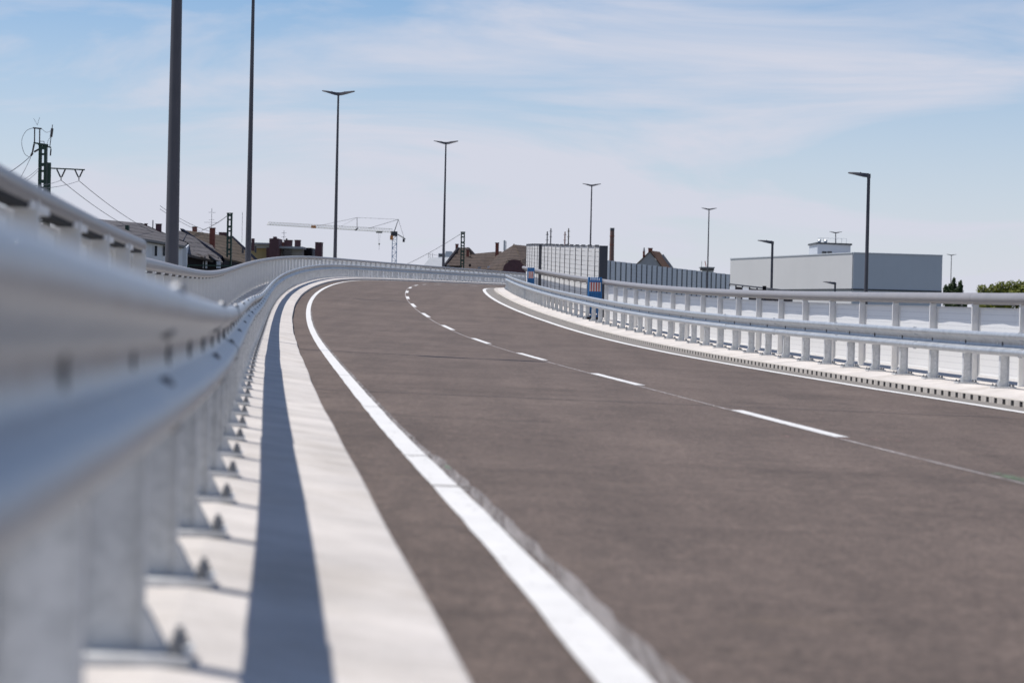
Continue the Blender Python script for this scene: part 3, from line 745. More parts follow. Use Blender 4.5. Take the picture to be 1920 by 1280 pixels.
# grey hipped house at the far left
h = bldg('house', 270, 185, 'house with grey hipped roof and white wall behind the first lamp post')
roof_poly(h, [(150, 428, 146), (346, 461, 185), (262, 418, 191), (130, 406, 182)], 'tile_grey')
roof_poly(h, [(346, 461, 185), (352, 456, 198), (262, 418, 191)], 'tile_grey')
roof_poly(h, [(352, 456, 198), (262, 418, 191), (130, 406, 182), (150, 424, 205)], 'tile_grey')
wall_poly(h, [(152, 433, 147.5), (343, 463.5, 186), (349, 458, 199)], 'render_white')
m = MB(); m.bar(px(150, 429.5, 145.8), px(346, 462.5, 184.8), .13); m.build('gutter', M['steel_dark'], h)
for x0, x1, Y in ((290, 294.5, 173), (306, 310.5, 177)): window(h, x0, x1, 461, 480, Y - .2)
chimney(h, 292, 301.5, 420.5, 436, 192, 'brick_dark'); chimney(h, 271, 275.5, 420, 425, 193, 'brick_dark')
m = MB(); box_px(m, 234.5, 241, 422, 436, 170, .5); m.build('vent_stack', M['green_steel'], h)
m = MB(); p = px(286.5, 428, 190); m.ring(p, (0, 0, 1), .05, .05, .7, 6); m.build('vent_pipe', M['steel_dark'], h)
# lower slate roof with lean-to dormers
h = bldg('house', 380, 200, 'dark slate roofed house with black lean-to dormers between the two lamp posts')
roof_poly(h, [(318, 468, 188), (418, 492, 196), (398, 460, 206), (336, 432, 203)], 'tile_grey')
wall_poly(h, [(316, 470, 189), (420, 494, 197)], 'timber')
for x0 in (345, 363, 389):
    m = MB(); A = px(x0, 474 + (x0-345)*.08, 194.5); B_ = px(x0 + 20, 482 + (x0-345)*.08, 192); wd = .25
    C0 = px(x0 + 22, 482 + (x0-345)*.08, 194.5); D0 = px(x0 + 2, 474 + (x0-345)*.08, 197)
    m.v += [tuple(q) for q in (A, B_, C0, D0)] + [tuple(q + Vector((0, 0, .16))) for q in (A, B_, C0, D0)]
    m.f += [(3, 2, 1, 0), (4, 5, 6, 7), (0, 1, 5, 4), (1, 2, 6, 5), (2, 3, 7, 6), (3, 0, 4, 7)]; m.build('dormer_roof', M['tile_grey'], h)
    m = MB(); box_px(m, x0 + 2, x0 + 18, 484 + (x0-345)*.08, 500, 194.6, 2.0); m.build('dormer', M['timber'], h)
for x0, x1 in ((376, 382), (385, 388), (406, 413)):
    m = MB(); box_px(m, x0, x1, 489.5, 503, 193.9, .3); m.build('window', M['render_white'], h)
# brown gabled terrace
h = bldg('house', 420, 215, 'brown tiled gable house with a red chimney behind the green mast')
roof_poly(h, [(343, 431, 208), (414, 482, 199), (492, 500, 226), (433, 443, 236)], 'tile_brown')
roof_poly(h, [(337.5, 428, 208.2), (344, 429, 207.8), (418, 480, 198.6), (413, 486, 198.8)], 'verge_shade', .5, 'verge_board')
roof_poly(h, [(431, 441, 236.2), (437, 442.5, 235.8), (497, 499, 225), (489, 503, 225.4)], 'verge_shade', .5, 'verge_board')
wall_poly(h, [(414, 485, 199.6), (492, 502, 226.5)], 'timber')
chimney(h, 393, 402.5, 428, 456, 207); chimney(h, 360.5, 368.5, 426, 438, 216); chimney(h, 410.5, 424, 436.5, 446, 232, 'brick_dark')
m = MB(); p = px(396.5, 428, 207.4); m.bar(p, p + Vector((0, 0, 1.9)), .025)
for dz, w in ((.55, .7), (.35, .2), (.8, .25), (1.5, .35)): m.bar(p + Vector((-w, 0, dz)), p + Vector((w, 0, dz)), .018)
m.build('aerial', M['wire'], h)['kind'] = 'stuff'
m = MB(); p = px(453.5, 455, 230); m.bar(p, p + Vector((0, 0, 3.2)), .022); m.build('aerial', M['wire'], h)['kind'] = 'stuff'
for x0, y0 in ((479, 468), (455, 469)):
    m = MB(); p = px(x0, y0 + 6, 222); m.ring(p, (0, 0, 1), .12, .10, .7, 6); m.build('vent_pipe', M['steel_dark'], h)
# flat roofed brick block
h = bldg('apartment_block', 540, 240, 'flat roofed purple brick block with several chimneys left of the crane', 'building')
m = MB(); box_px(m, 470, 506, 465, 500, 243, 9, GROUND); m.build('wall', M['render_yellow'], h)
m = MB(); box_px(m, 466, 509, 455, 458, 241.5, 12); o = m.build('roof', M['flatroof'], h)
m = MB(); box_px(m, 468, 507, 458.2, 465, 242.4, 10); m.build('parapet', M['clad_grey_shade'], h)
m = MB(); box_px(m, 505, 522.5, 447, 500, 239, 4, GROUND); o = m.build('stair_tower', M['brick_dark'], h)
m = MB(); box_px(m, 512, 517.5, 443.5, 447, 240, 1.2); m.build('tower_cap', M['brick_dark'], h)
m = MB(); box_px(m, 499.5, 505.5, 464, 500, 239.4, 3, GROUND); m.build('wall', M['brick_dark'], h)
m = MB(); box_px(m, 524, 567, 466, 500, 242, 9, GROUND); m.build('wall', M['render_grey'], h)
m = MB(); box_px(m, 531, 547, 467.5, 480, 241.7, .2); m.build('window', M['glass'], h)
m = MB(); box_px(m, 522, 568, 462, 466, 240, 12); m.build('roof', M['flatroof'], h)
for a in ((533, 547, 451, 462), (552.5, 563, 451, 462)): chimney(h, *a, 242.5, 'brick_dark')
m = MB(); box_px(m, 524.5, 533, 454, 462, 244, 2); m.build('chimney', M['brick'], h)
m = MB(); box_px(m, 536, 538.5, 447, 451, 243, .4); m.build('chimney_pot', M['timber'], h)
m = MB(); box_px(m, 567.5, 584.5, 464.5, 500, 244, 6, GROUND); m.build('wall', M['timber'], h)
m = MB(); box_px(m, 584.6, 591, 468, 500, 245, 5, GROUND); m.build('wall', M['render_grey'], h)
m = MB(); box_px(m, 591, 602.8, 455, 500, 241, 2, GROUND); o = m.build('wall', M['brick_dark'], h)
m = MB(); box_px(m, 590.5, 603.3, 454, 455, 240.9, 2.2); m.build('coping', M['timber'], o)
m = MB(); box_px(m, 471.5, 476.5, 447, 470, 238, .5); m.build('chimney', M['brick_dark'], h)
m = MB(); p = px(532, 462, 243.2); m.bar(p, p + Vector((0, 0, 1.75)), .03)
for dz, w in ((1.5, .28), (1.05, .25)): m.bar(p + Vector((-w, 0, dz)), p + Vector((w, 0, dz)), .022)
m.build('aerial', M['wire'], h)['kind'] = 'stuff'

# pale block and grey roof far away
h = bldg('house', 812, 380, 'pale grey roofed house left of the fourth lamp post')
roof_poly(h, [(792, 500, 372), (842, 500, 372), (842, 482, 380), (806, 483, 380)], 'flatroof')
wall_poly(h, [(793, 501, 373), (842, 501, 373)], 'render_grey')
m = MB()
for x in (803, 806, 811): 
    p = px(x, 484, 381); m.bar(p, p + Vector((0, 0, .9)), .04)
m.bar(px(803, 476, 381), px(822, 479, 381), .03); m.build('roof_rail', M['wire'], h)['kind'] = 'stuff'
h = bldg('tower_block', 835, 520, 'distant pale blue rooftop block between lamp post and brown roofs', 'building')
m = MB(); box_px(m, 822, 835, 475, 520, 520, 8, GROUND); m.build('wall', M['clad_grey_shade'], h)
m = MB(); box_px(m, 835.2, 847, 471, 520, 518, 8, GROUND); m.build('wall', M['render_white'], h)
m = MB(); box_px(m, 823, 834, 476.5, 480.5, 519.9, .2); m.build('window', M['glass'], h)

# brown roofed villa row
h = bldg('house', 860, 285, 'steep brown gabled house with two chimneys behind the green mast')
roof_poly(h, [(832, 498, 280), (888, 498, 283), (878, 464, 292), (859, 464, 290)], 'tile_dark')
roof_poly(h, [(830.5, 498, 279.9), (834, 498, 279.7), (861, 464, 289.8), (858, 462, 290.2)], 'timber', .4, 'verge_board')
roof_poly(h, [(876, 463.5, 291.8), (880, 464, 291.8), (893, 478, 290), (889, 480, 290)], 'timber', .4, 'verge_board')
roof_poly(h, [(859, 464, 290.2), (878, 464, 292.2), (893, 478, 303), (850, 490, 310)], 'tile_dark')
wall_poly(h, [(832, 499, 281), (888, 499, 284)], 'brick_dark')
chimney(h, 854, 859.5, 458.5, 468, 291); chimney(h, 874.5, 879.5, 469, 482, 287)
m = MB(); p = px(857, 473.5, 287.2); m.ring(p, (0, -1, .35), .16, .16, .12, 10); m.build('window', M['timber'], h)
h = bldg('house', 920, 290, 'long brown roof with skylights and a tall brick chimney')
roof_poly(h, [(862, 506, 276), (962, 510, 280), (940, 471, 293), (884, 476, 291)], 'tile_dark')
roof_poly(h, [(940, 471, 293), (884, 476, 291), (884, 500, 304), (950, 500, 306)], 'tile_dark')
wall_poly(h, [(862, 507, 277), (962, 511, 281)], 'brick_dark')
chimney(h, 929, 935.5, 456, 480, 287.5)
for x0, x1, y0, y1, mm in ((879, 883, 495, 500, 'timber'), (895.5, 901.5, 500.5, 503.5, 'flatroof'), (914, 919.5, 499, 504, 'render_white'), (930, 935, 498, 504, 'flatroof'), (838, 843, 496.5, 498.5, 'flatroof')):
    m = MB(); box_px(m, x0, x1, y0, y1, 276.0 + (505-y1)*.25, .5); m.build('skylight', M[mm], h)
m = MB(); p = px(945.5, 470, 296); m.ring(p, (0, 0, 1), .13, .13, 1.4, 8); m.ring(p + Vector((.22, 0, 0)), (0, 0, 1), .05, .05, 1.3, 6); m.build('flue', M['galv'], h)['kind'] = 'stuff'
h = bldg('house', 965, 270, 'hipped brown roof with dark arched gable beside the noise barrier')
roof_poly(h, [(942, 508, 268), (950, 488, 270.5), (963.5, 458.5, 282), (930, 480, 285), (912, 505, 276)], 'tile_dark')
roof_poly(h, [(950, 488, 270.5), (977, 488, 270.5), (963.5, 458.5, 282)], 'tile_dark')
roof_poly(h, [(977, 488, 270.5), (986, 509, 268), (1040, 500, 275), (1012, 463, 290), (963.5, 458.5, 282)], 'tile_dark')
m = MB(); m.bar(px(963.5, 458.3, 281.9), px(986, 508.5, 267.8), .11); m.bar(px(963.5, 458.3, 281.9), px(941.5, 508, 267.8), .09); m.build('ridge_tiles', M['tile_brown'], h)['kind'] = 'stuff'
pts = [(943, 515)] + [(964 + 20.5*math.cos(a), 504 - 15*math.sin(a) - (2.5 if 60 < math.degrees(a) < 120 else 0)) for a in [math.pi - math.pi*i/12 for i in range(13)]] + [(985, 515)]
m = MB(); P = [px(x, y, 267.2) for x, y in pts]; n_ = len(P); m.v = [tuple(p) for p in P] + [tuple(p + Vector((0, 1.2, 0))) for p in P]
m.f.append(tuple(range(n_))); m.f.append(tuple(range(2*n_-1, n_-1, -1)))
for i in range(n_): m.f.append((i, (i+1) % n_, n_ + (i+1) % n_, n_ + i))
m.build('arched_gable', M['brick_dark'], h)
wall_poly(h, [(914, 510, 277), (942, 512, 269), (986, 512, 269), (1040, 503, 276)], 'brick_dark')
# gable house on the right
h = bldg('house', 1230, 470, 'grey gable house with red brown roof above the low noise wall')
m = MB(); P = [px(*p) for p in ((1184, 506, 470), (1244, 506, 470), (1219, 472.5, 470))]; Q_ = [p + Vector((3.7, 13, 0)) for p in P]
m.v = [(P[0].x, P[0].y, GROUND), (P[1].x, P[1].y, GROUND)] + [tuple(P[1]), tuple(P[2]), tuple(P[0])]; m.v += [(x + 3.7, y + 13, z) for x, y, z in m.v]
m.f = [(0, 1, 2, 3, 4), (9, 8, 7, 6, 5), (0, 5, 6, 1), (1, 6, 7, 2), (0, 4, 9, 5)]; m.build('wall', M['render_grey'], h)
def slab(parent, a, b_, off, m_, th=.3):
    m = MB(); u = Vector((0, 0, th)); m.v = [tuple(a), tuple(b_), tuple(b_ + off), tuple(a + off), tuple(a + u), tuple(b_ + u), tuple(b_ + off + u), tuple(a + off + u)]
    m.f = [(3, 2, 1, 0), (4, 5, 6, 7), (0, 1, 5, 4), (1, 2, 6, 5), (2, 3, 7, 6), (3, 0, 4, 7)]; m.build('roof', M[m_], parent)
ap = P[2] + Vector((0, -.25, .03)); off = Vector((3.1, 15.5, .2))
slab(h, ap, P[1] + (P[1]-P[2])*.06 + Vector((0, -.25, .03)), off, 'tile_red'); slab(h, ap + Vector((-.005, 0, .002)), P[0] + (P[0]-P[2])*.06 + Vector((0, -.25, .03)), off, 'tile_red')
chimney(h, 1216, 1223.5, 466, 474, 472, 'brick'); chimney(h, 1205.5, 1209.5, 471, 484, 474, 'brick', False)
m = MB(); p = px(1207.5, 471, 474.2); m.ring(p, (0, 0, 1), .24, .12, .8, 6); m.build('chimney_pot', M['render_grey'], h)

# tall factory chimney
p0 = px(1148, 428, 420); root = empty('factory_chimney', (p0.x, p0.y, GROUND)); tag(root, 'tall slender brick factory chimney right of the noise barrier', 'chimney')
Hc = p0.z - GROUND; zt = Vector((p0.x, p0.y, GROUND))
MB().tube([zt + Vector((0, 0, Hc*i/10)) for i in range(11)], [.62 - .022*i for i in range(11)], 14).build('shaft', M['brick_brown'], root, smooth=True)
MB().ring(zt + Vector((0, 0, Hc - .45)), (0, 0, 1), .43, .43, .5, 14).build('crown', M['steel_dark'], root)
for z_ in (.86, .93): MB().ring(zt + Vector((0, 0, Hc*z_)), (0, 0, 1), .46, .46, .18, 14).build('band', M['brick'], root)
# four slim masts
for x, y, mm, lab in ((1026.3, 434, 'steel_dark', 'thin grey mast, shorter of the grey pair above the noise barrier'), (1033, 428, 'steel_dark', 'thin grey mast, taller of the grey pair above the noise barrier'),
                      (1059.5, 434.5, 'brick', 'thin rust red mast above the noise barrier'), (1066.3, 428, 'bark', 'thin brown mast with crossbar above the noise barrier')):
    p = px(x, y, 330); root = empty('mast', (p.x, p.y, GROUND)); tag(root, lab, 'mast', 'slim masts above the noise barrier')
    MB().ring((p.x, p.y, GROUND), (0, 0, 1), .14, .085, p.z - GROUND, 8).build('shaft', M[mm], root)
    q = MB()
    for dz in (.5, 1.3, 2.4): q.box(p.x - .22, p.x + .22, p.y - .05, p.y + .05, p.z - dz, p.z - dz + .07)
    q.build('crossbars', M[mm], root)['kind'] = 'stuff'
# control cabin
h = bldg('signal_tower', 1330, 430, 'small glazed control cabin left of the white hall', 'tower')
m = MB(); box_px(m, 1318, 1338, 505, 540, 430, 2, GROUND); m.build('shaft', M['clad_grey_shade'], h)
m = MB(); box_px(m, 1315, 1339, 502.5, 507, 429.5, 3); m.build('glazing', M['glass'], h)
m = MB(); box_px(m, 1313.5, 1340.5, 500.5, 502.3, 429, 4); m.build('roof', M['flatroof'], h)
m = MB(); p = px(1315.5, 501, 430); m.bar(p, p + Vector((0, 0, 1.2)), .05); m.build('aerial', M['wire'], h)['kind'] = 'stuff'
m = MB(); p = px(1324, 500, 430); m.bar(p, p + Vector((-.25, 0, 1.1)), .10); m.build('beacon', M['red'], h)

# big pale hall
h = bldg('industrial_hall', 1600, 300, 'large windowless pale industrial hall with rooftop plant room', 'hall')
def wallrun(m, A, B_, zt, z0=GROUND, th=.5):
    d = B_ - A; d.z = 0; nv = Vector((-d.y, d.x, 0)).normalized()*th
    if nv.y < 0: nv = -nv
    m.hexa([(A.x, A.y, z0), (B_.x, B_.y, z0), (B_.x + nv.x, B_.y + nv.y, z0), (A.x + nv.x, A.y + nv.y, z0), (A.x, A.y, zt), (B_.x, B_.y, zt), (B_.x + nv.x, B_.y + nv.y, zt), (A.x + nv.x, A.y + nv.y, zt)])
C0 = px(1600, 475, 300); zt = C0.z
Lf = px(1371, 486, 345); Rt = px(1766.5, 479, 303.4)
far = Vector((Lf.x + Rt.x - C0.x, Lf.y + Rt.y - C0.y, 0))
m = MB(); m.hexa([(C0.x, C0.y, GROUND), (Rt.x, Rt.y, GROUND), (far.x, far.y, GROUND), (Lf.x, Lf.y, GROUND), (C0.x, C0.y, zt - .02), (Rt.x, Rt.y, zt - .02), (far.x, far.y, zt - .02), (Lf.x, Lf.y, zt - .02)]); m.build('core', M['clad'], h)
d1 = (Lf - C0); d1.z = 0; d2 = (Rt - C0); d2.z = 0
n1_ = Vector((d1.y, -d1.x, 0)).normalized(); n1_ = n1_ if n1_.x < 0 else -n1_
n2_ = Vector((d2.y, -d2.x, 0)).normalized(); n2_ = n2_ if n2_.y < 0 else -n2_
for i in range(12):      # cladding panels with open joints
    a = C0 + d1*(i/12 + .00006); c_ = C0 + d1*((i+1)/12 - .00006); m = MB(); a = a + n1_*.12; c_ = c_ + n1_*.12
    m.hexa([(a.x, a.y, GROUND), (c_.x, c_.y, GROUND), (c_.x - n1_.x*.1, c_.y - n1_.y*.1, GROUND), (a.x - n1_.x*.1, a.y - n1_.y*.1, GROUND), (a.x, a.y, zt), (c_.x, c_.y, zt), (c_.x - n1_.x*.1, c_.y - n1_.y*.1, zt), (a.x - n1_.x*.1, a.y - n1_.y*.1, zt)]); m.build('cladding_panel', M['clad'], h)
for i in range(6):  # shaded end wall: a greyer copy of the pale cladding carries the shade
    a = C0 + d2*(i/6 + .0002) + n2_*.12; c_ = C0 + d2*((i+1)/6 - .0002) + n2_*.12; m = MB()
    m.hexa([(a.x, a.y, GROUND), (c_.x, c_.y, GROUND), (c_.x - n2_.x*.1, c_.y - n2_.y*.1, GROUND), (a.x - n2_.x*.1, a.y - n2_.y*.1, GROUND), (a.x, a.y, zt), (c_.x, c_.y, zt), (c_.x - n2_.x*.1, c_.y - n2_.y*.1, zt), (a.x - n2_.x*.1, a.y - n2_.y*.1, zt)]); m.build('cladding_panel', M['clad_grey_shade'], h)
zb = px(1600, 541, 300).z
for a, c_, nn in ((C0, Lf, n1_), (C0, Rt, n2_)):
    a = a + nn*.2; c_ = c_ + nn*.2; m = MB()
    m.hexa([(a.x, a.y, zb - .22), (c_.x, c_.y, zb - .22), (c_.x - nn.x*.15, c_.y - nn.y*.15, zb - .22), (a.x - nn.x*.15, a.y - nn.y*.15, zb - .22), (a.x, a.y, zb), (c_.x, c_.y, zb), (c_.x - nn.x*.15, c_.y - nn.y*.15, zb), (a.x - nn.x*.15, a.y - nn.y*.15, zb)]); m.build('dark_band', M['band'], h)
m = MB(); off = .25
for a, c_, nn in ((C0, Lf, n1_), (C0, Rt, n2_)):
    a = a + nn*.2; c_ = c_ + nn*.2
    m.hexa([(a.x, a.y, zt), (c_.x, c_.y, zt), (c_.x - nn.x*.4, c_.y - nn.y*.4, zt), (a.x - nn.x*.4, a.y - nn.y*.4, zt), (a.x, a.y, zt + .15), (c_.x, c_.y, zt + .15), (c_.x - nn.x*.4, c_.y - nn.y*.4, zt + .15), (a.x - nn.x*.4, a.y - nn.y*.4, zt + .15)])
m.build('roof_edge', M['clad_grey_shade'], h)
A = px(1533, 457.5, 322); A2 = px(1517.5, 459.5, 330); A3 = px(1595, 459, 324.5)
m = MB(); zr = A.z; B4 = Vector((A2.x + A3.x - A.x, A2.y + A3.y - A.y, 0))
m.hexa([(A.x, A.y, zt), (A3.x, A3.y, zt), (B4.x, B4.y, zt), (A2.x, A2.y, zt), (A.x, A.y, zr), (A3.x, A3.y, zr), (B4.x, B4.y, zr), (A2.x, A2.y, zr)]); pr = m.build('plant_room', M['clad_grey_shade'], h)
m = MB(); m.hexa([(A.x - .2, A.y - .2, zr), (A3.x + .2, A3.y - .2, zr), (B4.x + .2, B4.y + .2, zr), (A2.x - .2, A2.y + .2, zr), (A.x - .2, A.y - .2, zr + .25), (A3.x + .2, A3.y - .2, zr + .25), (B4.x + .2, B4.y + .2, zr + .25), (A2.x - .2, A2.y + .2, zr + .25)]); m.build('roof_edge', M['band'], pr)
m = MB()
for x in (1534, 1539, 1544, 1568, 1578, 1587):
    p = px(x, 456, 324); m.bar((p.x, p.y, zr + .2), (p.x, p.y, zr + .95), .03)
pa = px(1534, 450, 324); pb = px(1587, 450, 324); m.bar((pa.x, pa.y, zr + .95), (pb.x, pb.y, zr + .95), .025); m.build('roof_rail', M['galv'], pr)['kind'] = 'stuff'
for x in (1536, 1548):
    m = MB(); p = px(x, 455, 325); m.ring((p.x, p.y, zr + .25), (0, 0, 1), .25, .22, .35, 10); m.ring((p.x, p.y, zr + .6), (0, 0, 1), .34, .20, .18, 10); m.build('roof_vent', M['galv'], pr)
for x, y in ((1552, 475), (1542, 475)):
    m = MB(); box_px(m, x, x + 8, 471, 477, 312, .6); m.build('roof_unit', M['band'], h)

# sloping parapet with a signal box in front of the hall
root = bldg('parapet_fence', 1400, 130, 'dark sloping parapet fence in front of the pale hall, just above the handrail', 'fence')
m = MB(); a = px(1368, 532.5, 150); c_ = px(1485, 546, 118); m.bar(a, c_, .06); m.build('top_rail', M['steel_dark'], root)
for i in range(9):
    p = a + (c_ - a)*(i/8); MB().box(p.x - .04, p.x + .04, p.y - .04, p.y + .04, GROUND, p.z).build('post', M['steel_dark'], root)
for i in range(8):
    p = a + (c_ - a)*(i/8); q = a + (c_ - a)*((i+1)/8); u = Vector((0, 0, -.12)); v_ = Vector((0, 0, -1.2)); m = MB(); w_ = Vector((0, .04, 0))
    m.hexa([p + v_, q + v_, q + v_ + w_, p + v_ + w_, p + u, q + u, q + u + w_, p + u + w_]); m.build('infill', M['board_grey'] if i in (0, 2) else M['timber'], root)
root = bldg('signal_box', 1434, 120, 'small black box on a post in front of the pale hall', 'box')
m = MB(); box_px(m, 1430.5, 1437, 536, 547, 120, .2); m.build('housing', M['timber'], root)
p = px(1434, 545, 120.1); MB().box(p.x - .04, p.x + .04, p.y, p.y + .08, GROUND, p.z).build('post', M['steel_dark'], root)

# ------------------------------------------------------------------ railway masts and wires
def lattice(root, base, H, w, dpt, name='frame'):
    """two channel chords joined by batten plates"""
    bx_, by_ = base[0], base[1]
    t = w * .30
    for sx in (-1, 1):
        x0 = bx_ + sx * (w/2 - t/2)
        MB().box(x0 - t/2, x0 + t/2, by_ - dpt/2, by_ + dpt/2, GROUND, GROUND + H).build('chord', M['green_steel'], root)
    z = GROUND + H - .05; i = 0
    while z > GROUND + .5:
        MB().box(bx_ - w/2 + t*.6, bx_ + w/2 - t*.6, by_ - dpt/2 - .012, by_ - dpt/2 + .01, z - (.14 if i % 2 else .22), z).build('batten', M['green_steel'], root); z -= (.62 if i % 2 else .45); i += 1
def mast(x, y, Y, w, label, xbase=None):
    p = px(x, y, Y); root = empty('railway_mast', (p.x, p.y, GROUND)); tag(root, label, 'mast', 'green railway masts')
    lattice(root, (p.x, p.y), p.z - GROUND, w, w*.8)
    MB().box(p.x - w/2 - .03, p.x + w/2 + .03, p.y - w/2, p.y + w/2, p.z - .01, p.z + .07).build('head_plate', M['green_steel'], root)
    return root, p
mB, pB = mast(431, 400.5, 205, .48, 'green lattice railway mast in front of the brown tiled roof')
mC, pC = mast(868, 435.5, 262, .50, 'green lattice railway mast beside the fourth lamp post')
YA = 140
mA, pA = mast(81, 273, YA, .50, 'green railway mast with insulators and a side arm at the far left')
def P_(x, y, dy=0): return px(x, y, YA + dy)
q = P_(92.5, 305); MB().box(q.x - .10, q.x + .10, q.y - .1, q.y + .1, GROUND, q.z).build('side_column', M['green_steel'], mA)
m = MB(); m.bar(P_(94, 315.5), P_(159, 318.5), .055); m.build('side_arm', M['green_steel'], mA)
for x in (106.5, 140):
    for dx in (-8, 8):
        MB().tube([P_(x + dx + (8 if dx < 0 else 8), 318 + .4) if False else P_(x + 8 + dx, 317.5), P_(x + 8 + dx*.15, 332)], .05, 6).build('insulator', M['insul'], mA)
    MB().bar(P_(x + 8, 331), P_(x + 8, 338), .04).build('clamp', M['insul'], mA)
m = MB(); m.bar(P_(63, 268), P_(90, 272), .07); m.bar(P_(73, 270.5), P_(96, 277), .06); m.build('platform', M['green_steel'], mA)['kind'] = 'stuff'
m = MB(); m.bar(P_(74, 265), P_(83, 265.5), .03); m.bar(P_(82.5, 265), P_(83, 271), .03); m.build('bracket', M['galv'], mA)['kind'] = 'stuff'
for x in (65, 74.5): MB().bar(P_(x, 241), P_(x - .3, 269), .045, n=6).build('insulator', M['insul'], mA)
MB().bar(P_(62, 240), P_(78, 241.5), .06).build('switch_bar', M['steel_dark'], mA)
MB().bar(P_(64, 270), P_(60, 290), .07, .05, 6).build('insulator', M['insul'], mA)
MB().bar(P_(61, 287), P_(57.5, 293), .09, .06, 6).build('clamp', M['insul'], mA)
MB().bar(P_(73, 280), P_(64, 285), .06, n=6).build('insulator', M['insul'], mA)
MB().bar(P_(98.5, 234), P_(93.5, 275), .03, n=6).build('rod', M['steel_dark'], mA)
MB().bar(P_(98, 241), P_(95.8, 257), .085, n=8).build('arrester', M['insul'], mA)
MB().bar(P_(95.5, 279), P_(94.5, 292), .05, n=6).build('insulator', M['insul'], mA)
MB().bar(P_(70, 235), P_(63, 222), .012).build('spike', M['wire'], mA); MB().bar(P_(70, 235), P_(74.5, 220), .012).build('spike', M['wire'], mA)
def wire(pts, label, r=.02, parent=None, name='overhead_wire'):
    # smooth curve through the points
    P = [Vector(p) for p in pts]; out = []
    if len(P) == 2:
        a, c = P; sag = (c - a).length * .008
        out = [a + (c - a)*(i/12) + Vector((0, 0, -sag*4*(i/12)*(1 - i/12))) for i in range(13)]
    else:
        for i in range(len(P) - 1):
            p0 = P[max(0, i-1)]; p1 = P[i]; p2 = P[i+1]; p3 = P[min(len(P)-1, i+2)]
            for k_ in range(6):
                t = k_/6; out.append(.5*((2*p1) + (p2-p0)*t + (2*p0 - 5*p1 + 4*p2 - p3)*t*t + (3*p1 - p0 - 3*p2 + p3)*t**3))
        out.append(P[-1])
    o = MB().tube(out, r, 5).build(name, M['wire'], parent)
    if parent is None: tag(o, label, 'wire', 'overhead railway wires')
    return o
wire([P_(62, 240), P_(50, 245), P_(42, 258), P_(41, 272), P_(46, 288), P_(54, 294), P_(57.5, 293)], '', .016, mA, 'jumper_cable')
wire([P_(78, 241.5), P_(86, 248), P_(93, 247), P_(97, 243)], '', .014, mA, 'jumper_cable')
wire([P_(95, 257), P_(91, 262), P_(88, 271)], '', .012, mA, 'jumper_cable')
wire([px(57, 293, YA), px(-60, 352, 100)], 'thick wire running down left from the first railway mast insulator', .024)
wire([px(57.5, 295, YA), px(28, 350, 128)], 'steep wire dropping from the first railway mast insulator', .018)
wire([px(74, 314, YA), px(0, 352, 110)], 'upper of two thin wires leaving the first railway mast to the left', .014)
wire([px(74, 318, YA), px(0, 362, 110)], 'lower of two thin wires leaving the first railway mast to the left', .014)
wire([px(114.5, 338, YA), px(300, 450, 205)], 'overhead wire from the inner hanger of the side arm sinking to the roofs', .02)
wire([px(148, 339, YA), px(330, 452, 205)], 'overhead wire from the outer hanger of the side arm sinking to the roofs', .02)
wire([px(114.5, 338, YA), px(20, 344, 112)], 'wire from the inner hanger running back left behind the handrail', .014)
wire([px(148, 339.5, YA), px(20, 352, 112)], 'wire from the outer hanger running back left behind the handrail', .014)
wire([px(427, 404, 205), px(378, 432, 222)], 'guy wire sloping left from the second green mast', .03)
wire([px(300, 392, 190), px(420, 448, 235)], 'pair of crossing wires over the brown roof, upper one', .02)
wire([px(300, 386, 190), px(410, 438, 235)], 'pair of crossing wires over the brown roof, lower one', .02)
wire([px(863, 439, 262), px(700, 520, 320)], 'thin wire descending left from the third green mast across the sky', .028)
# green portal beam under the slate roof
root = bldg('signal_gantry', 395, 190, 'green steel gantry beam under the slate roof behind the handrail', 'gantry')
m = MB(); m.bar(px(352, 497, 190), px(440, 498.5, 190), .07); m.build('beam', M['green_steel'], root)
for x in (353, 438):
    p = px(x, 497, 190); MB().box(p.x - .08, p.x + .08, p.y - .08, p.y + .08, GROUND, p.z).build('post', M['green_steel'], root)

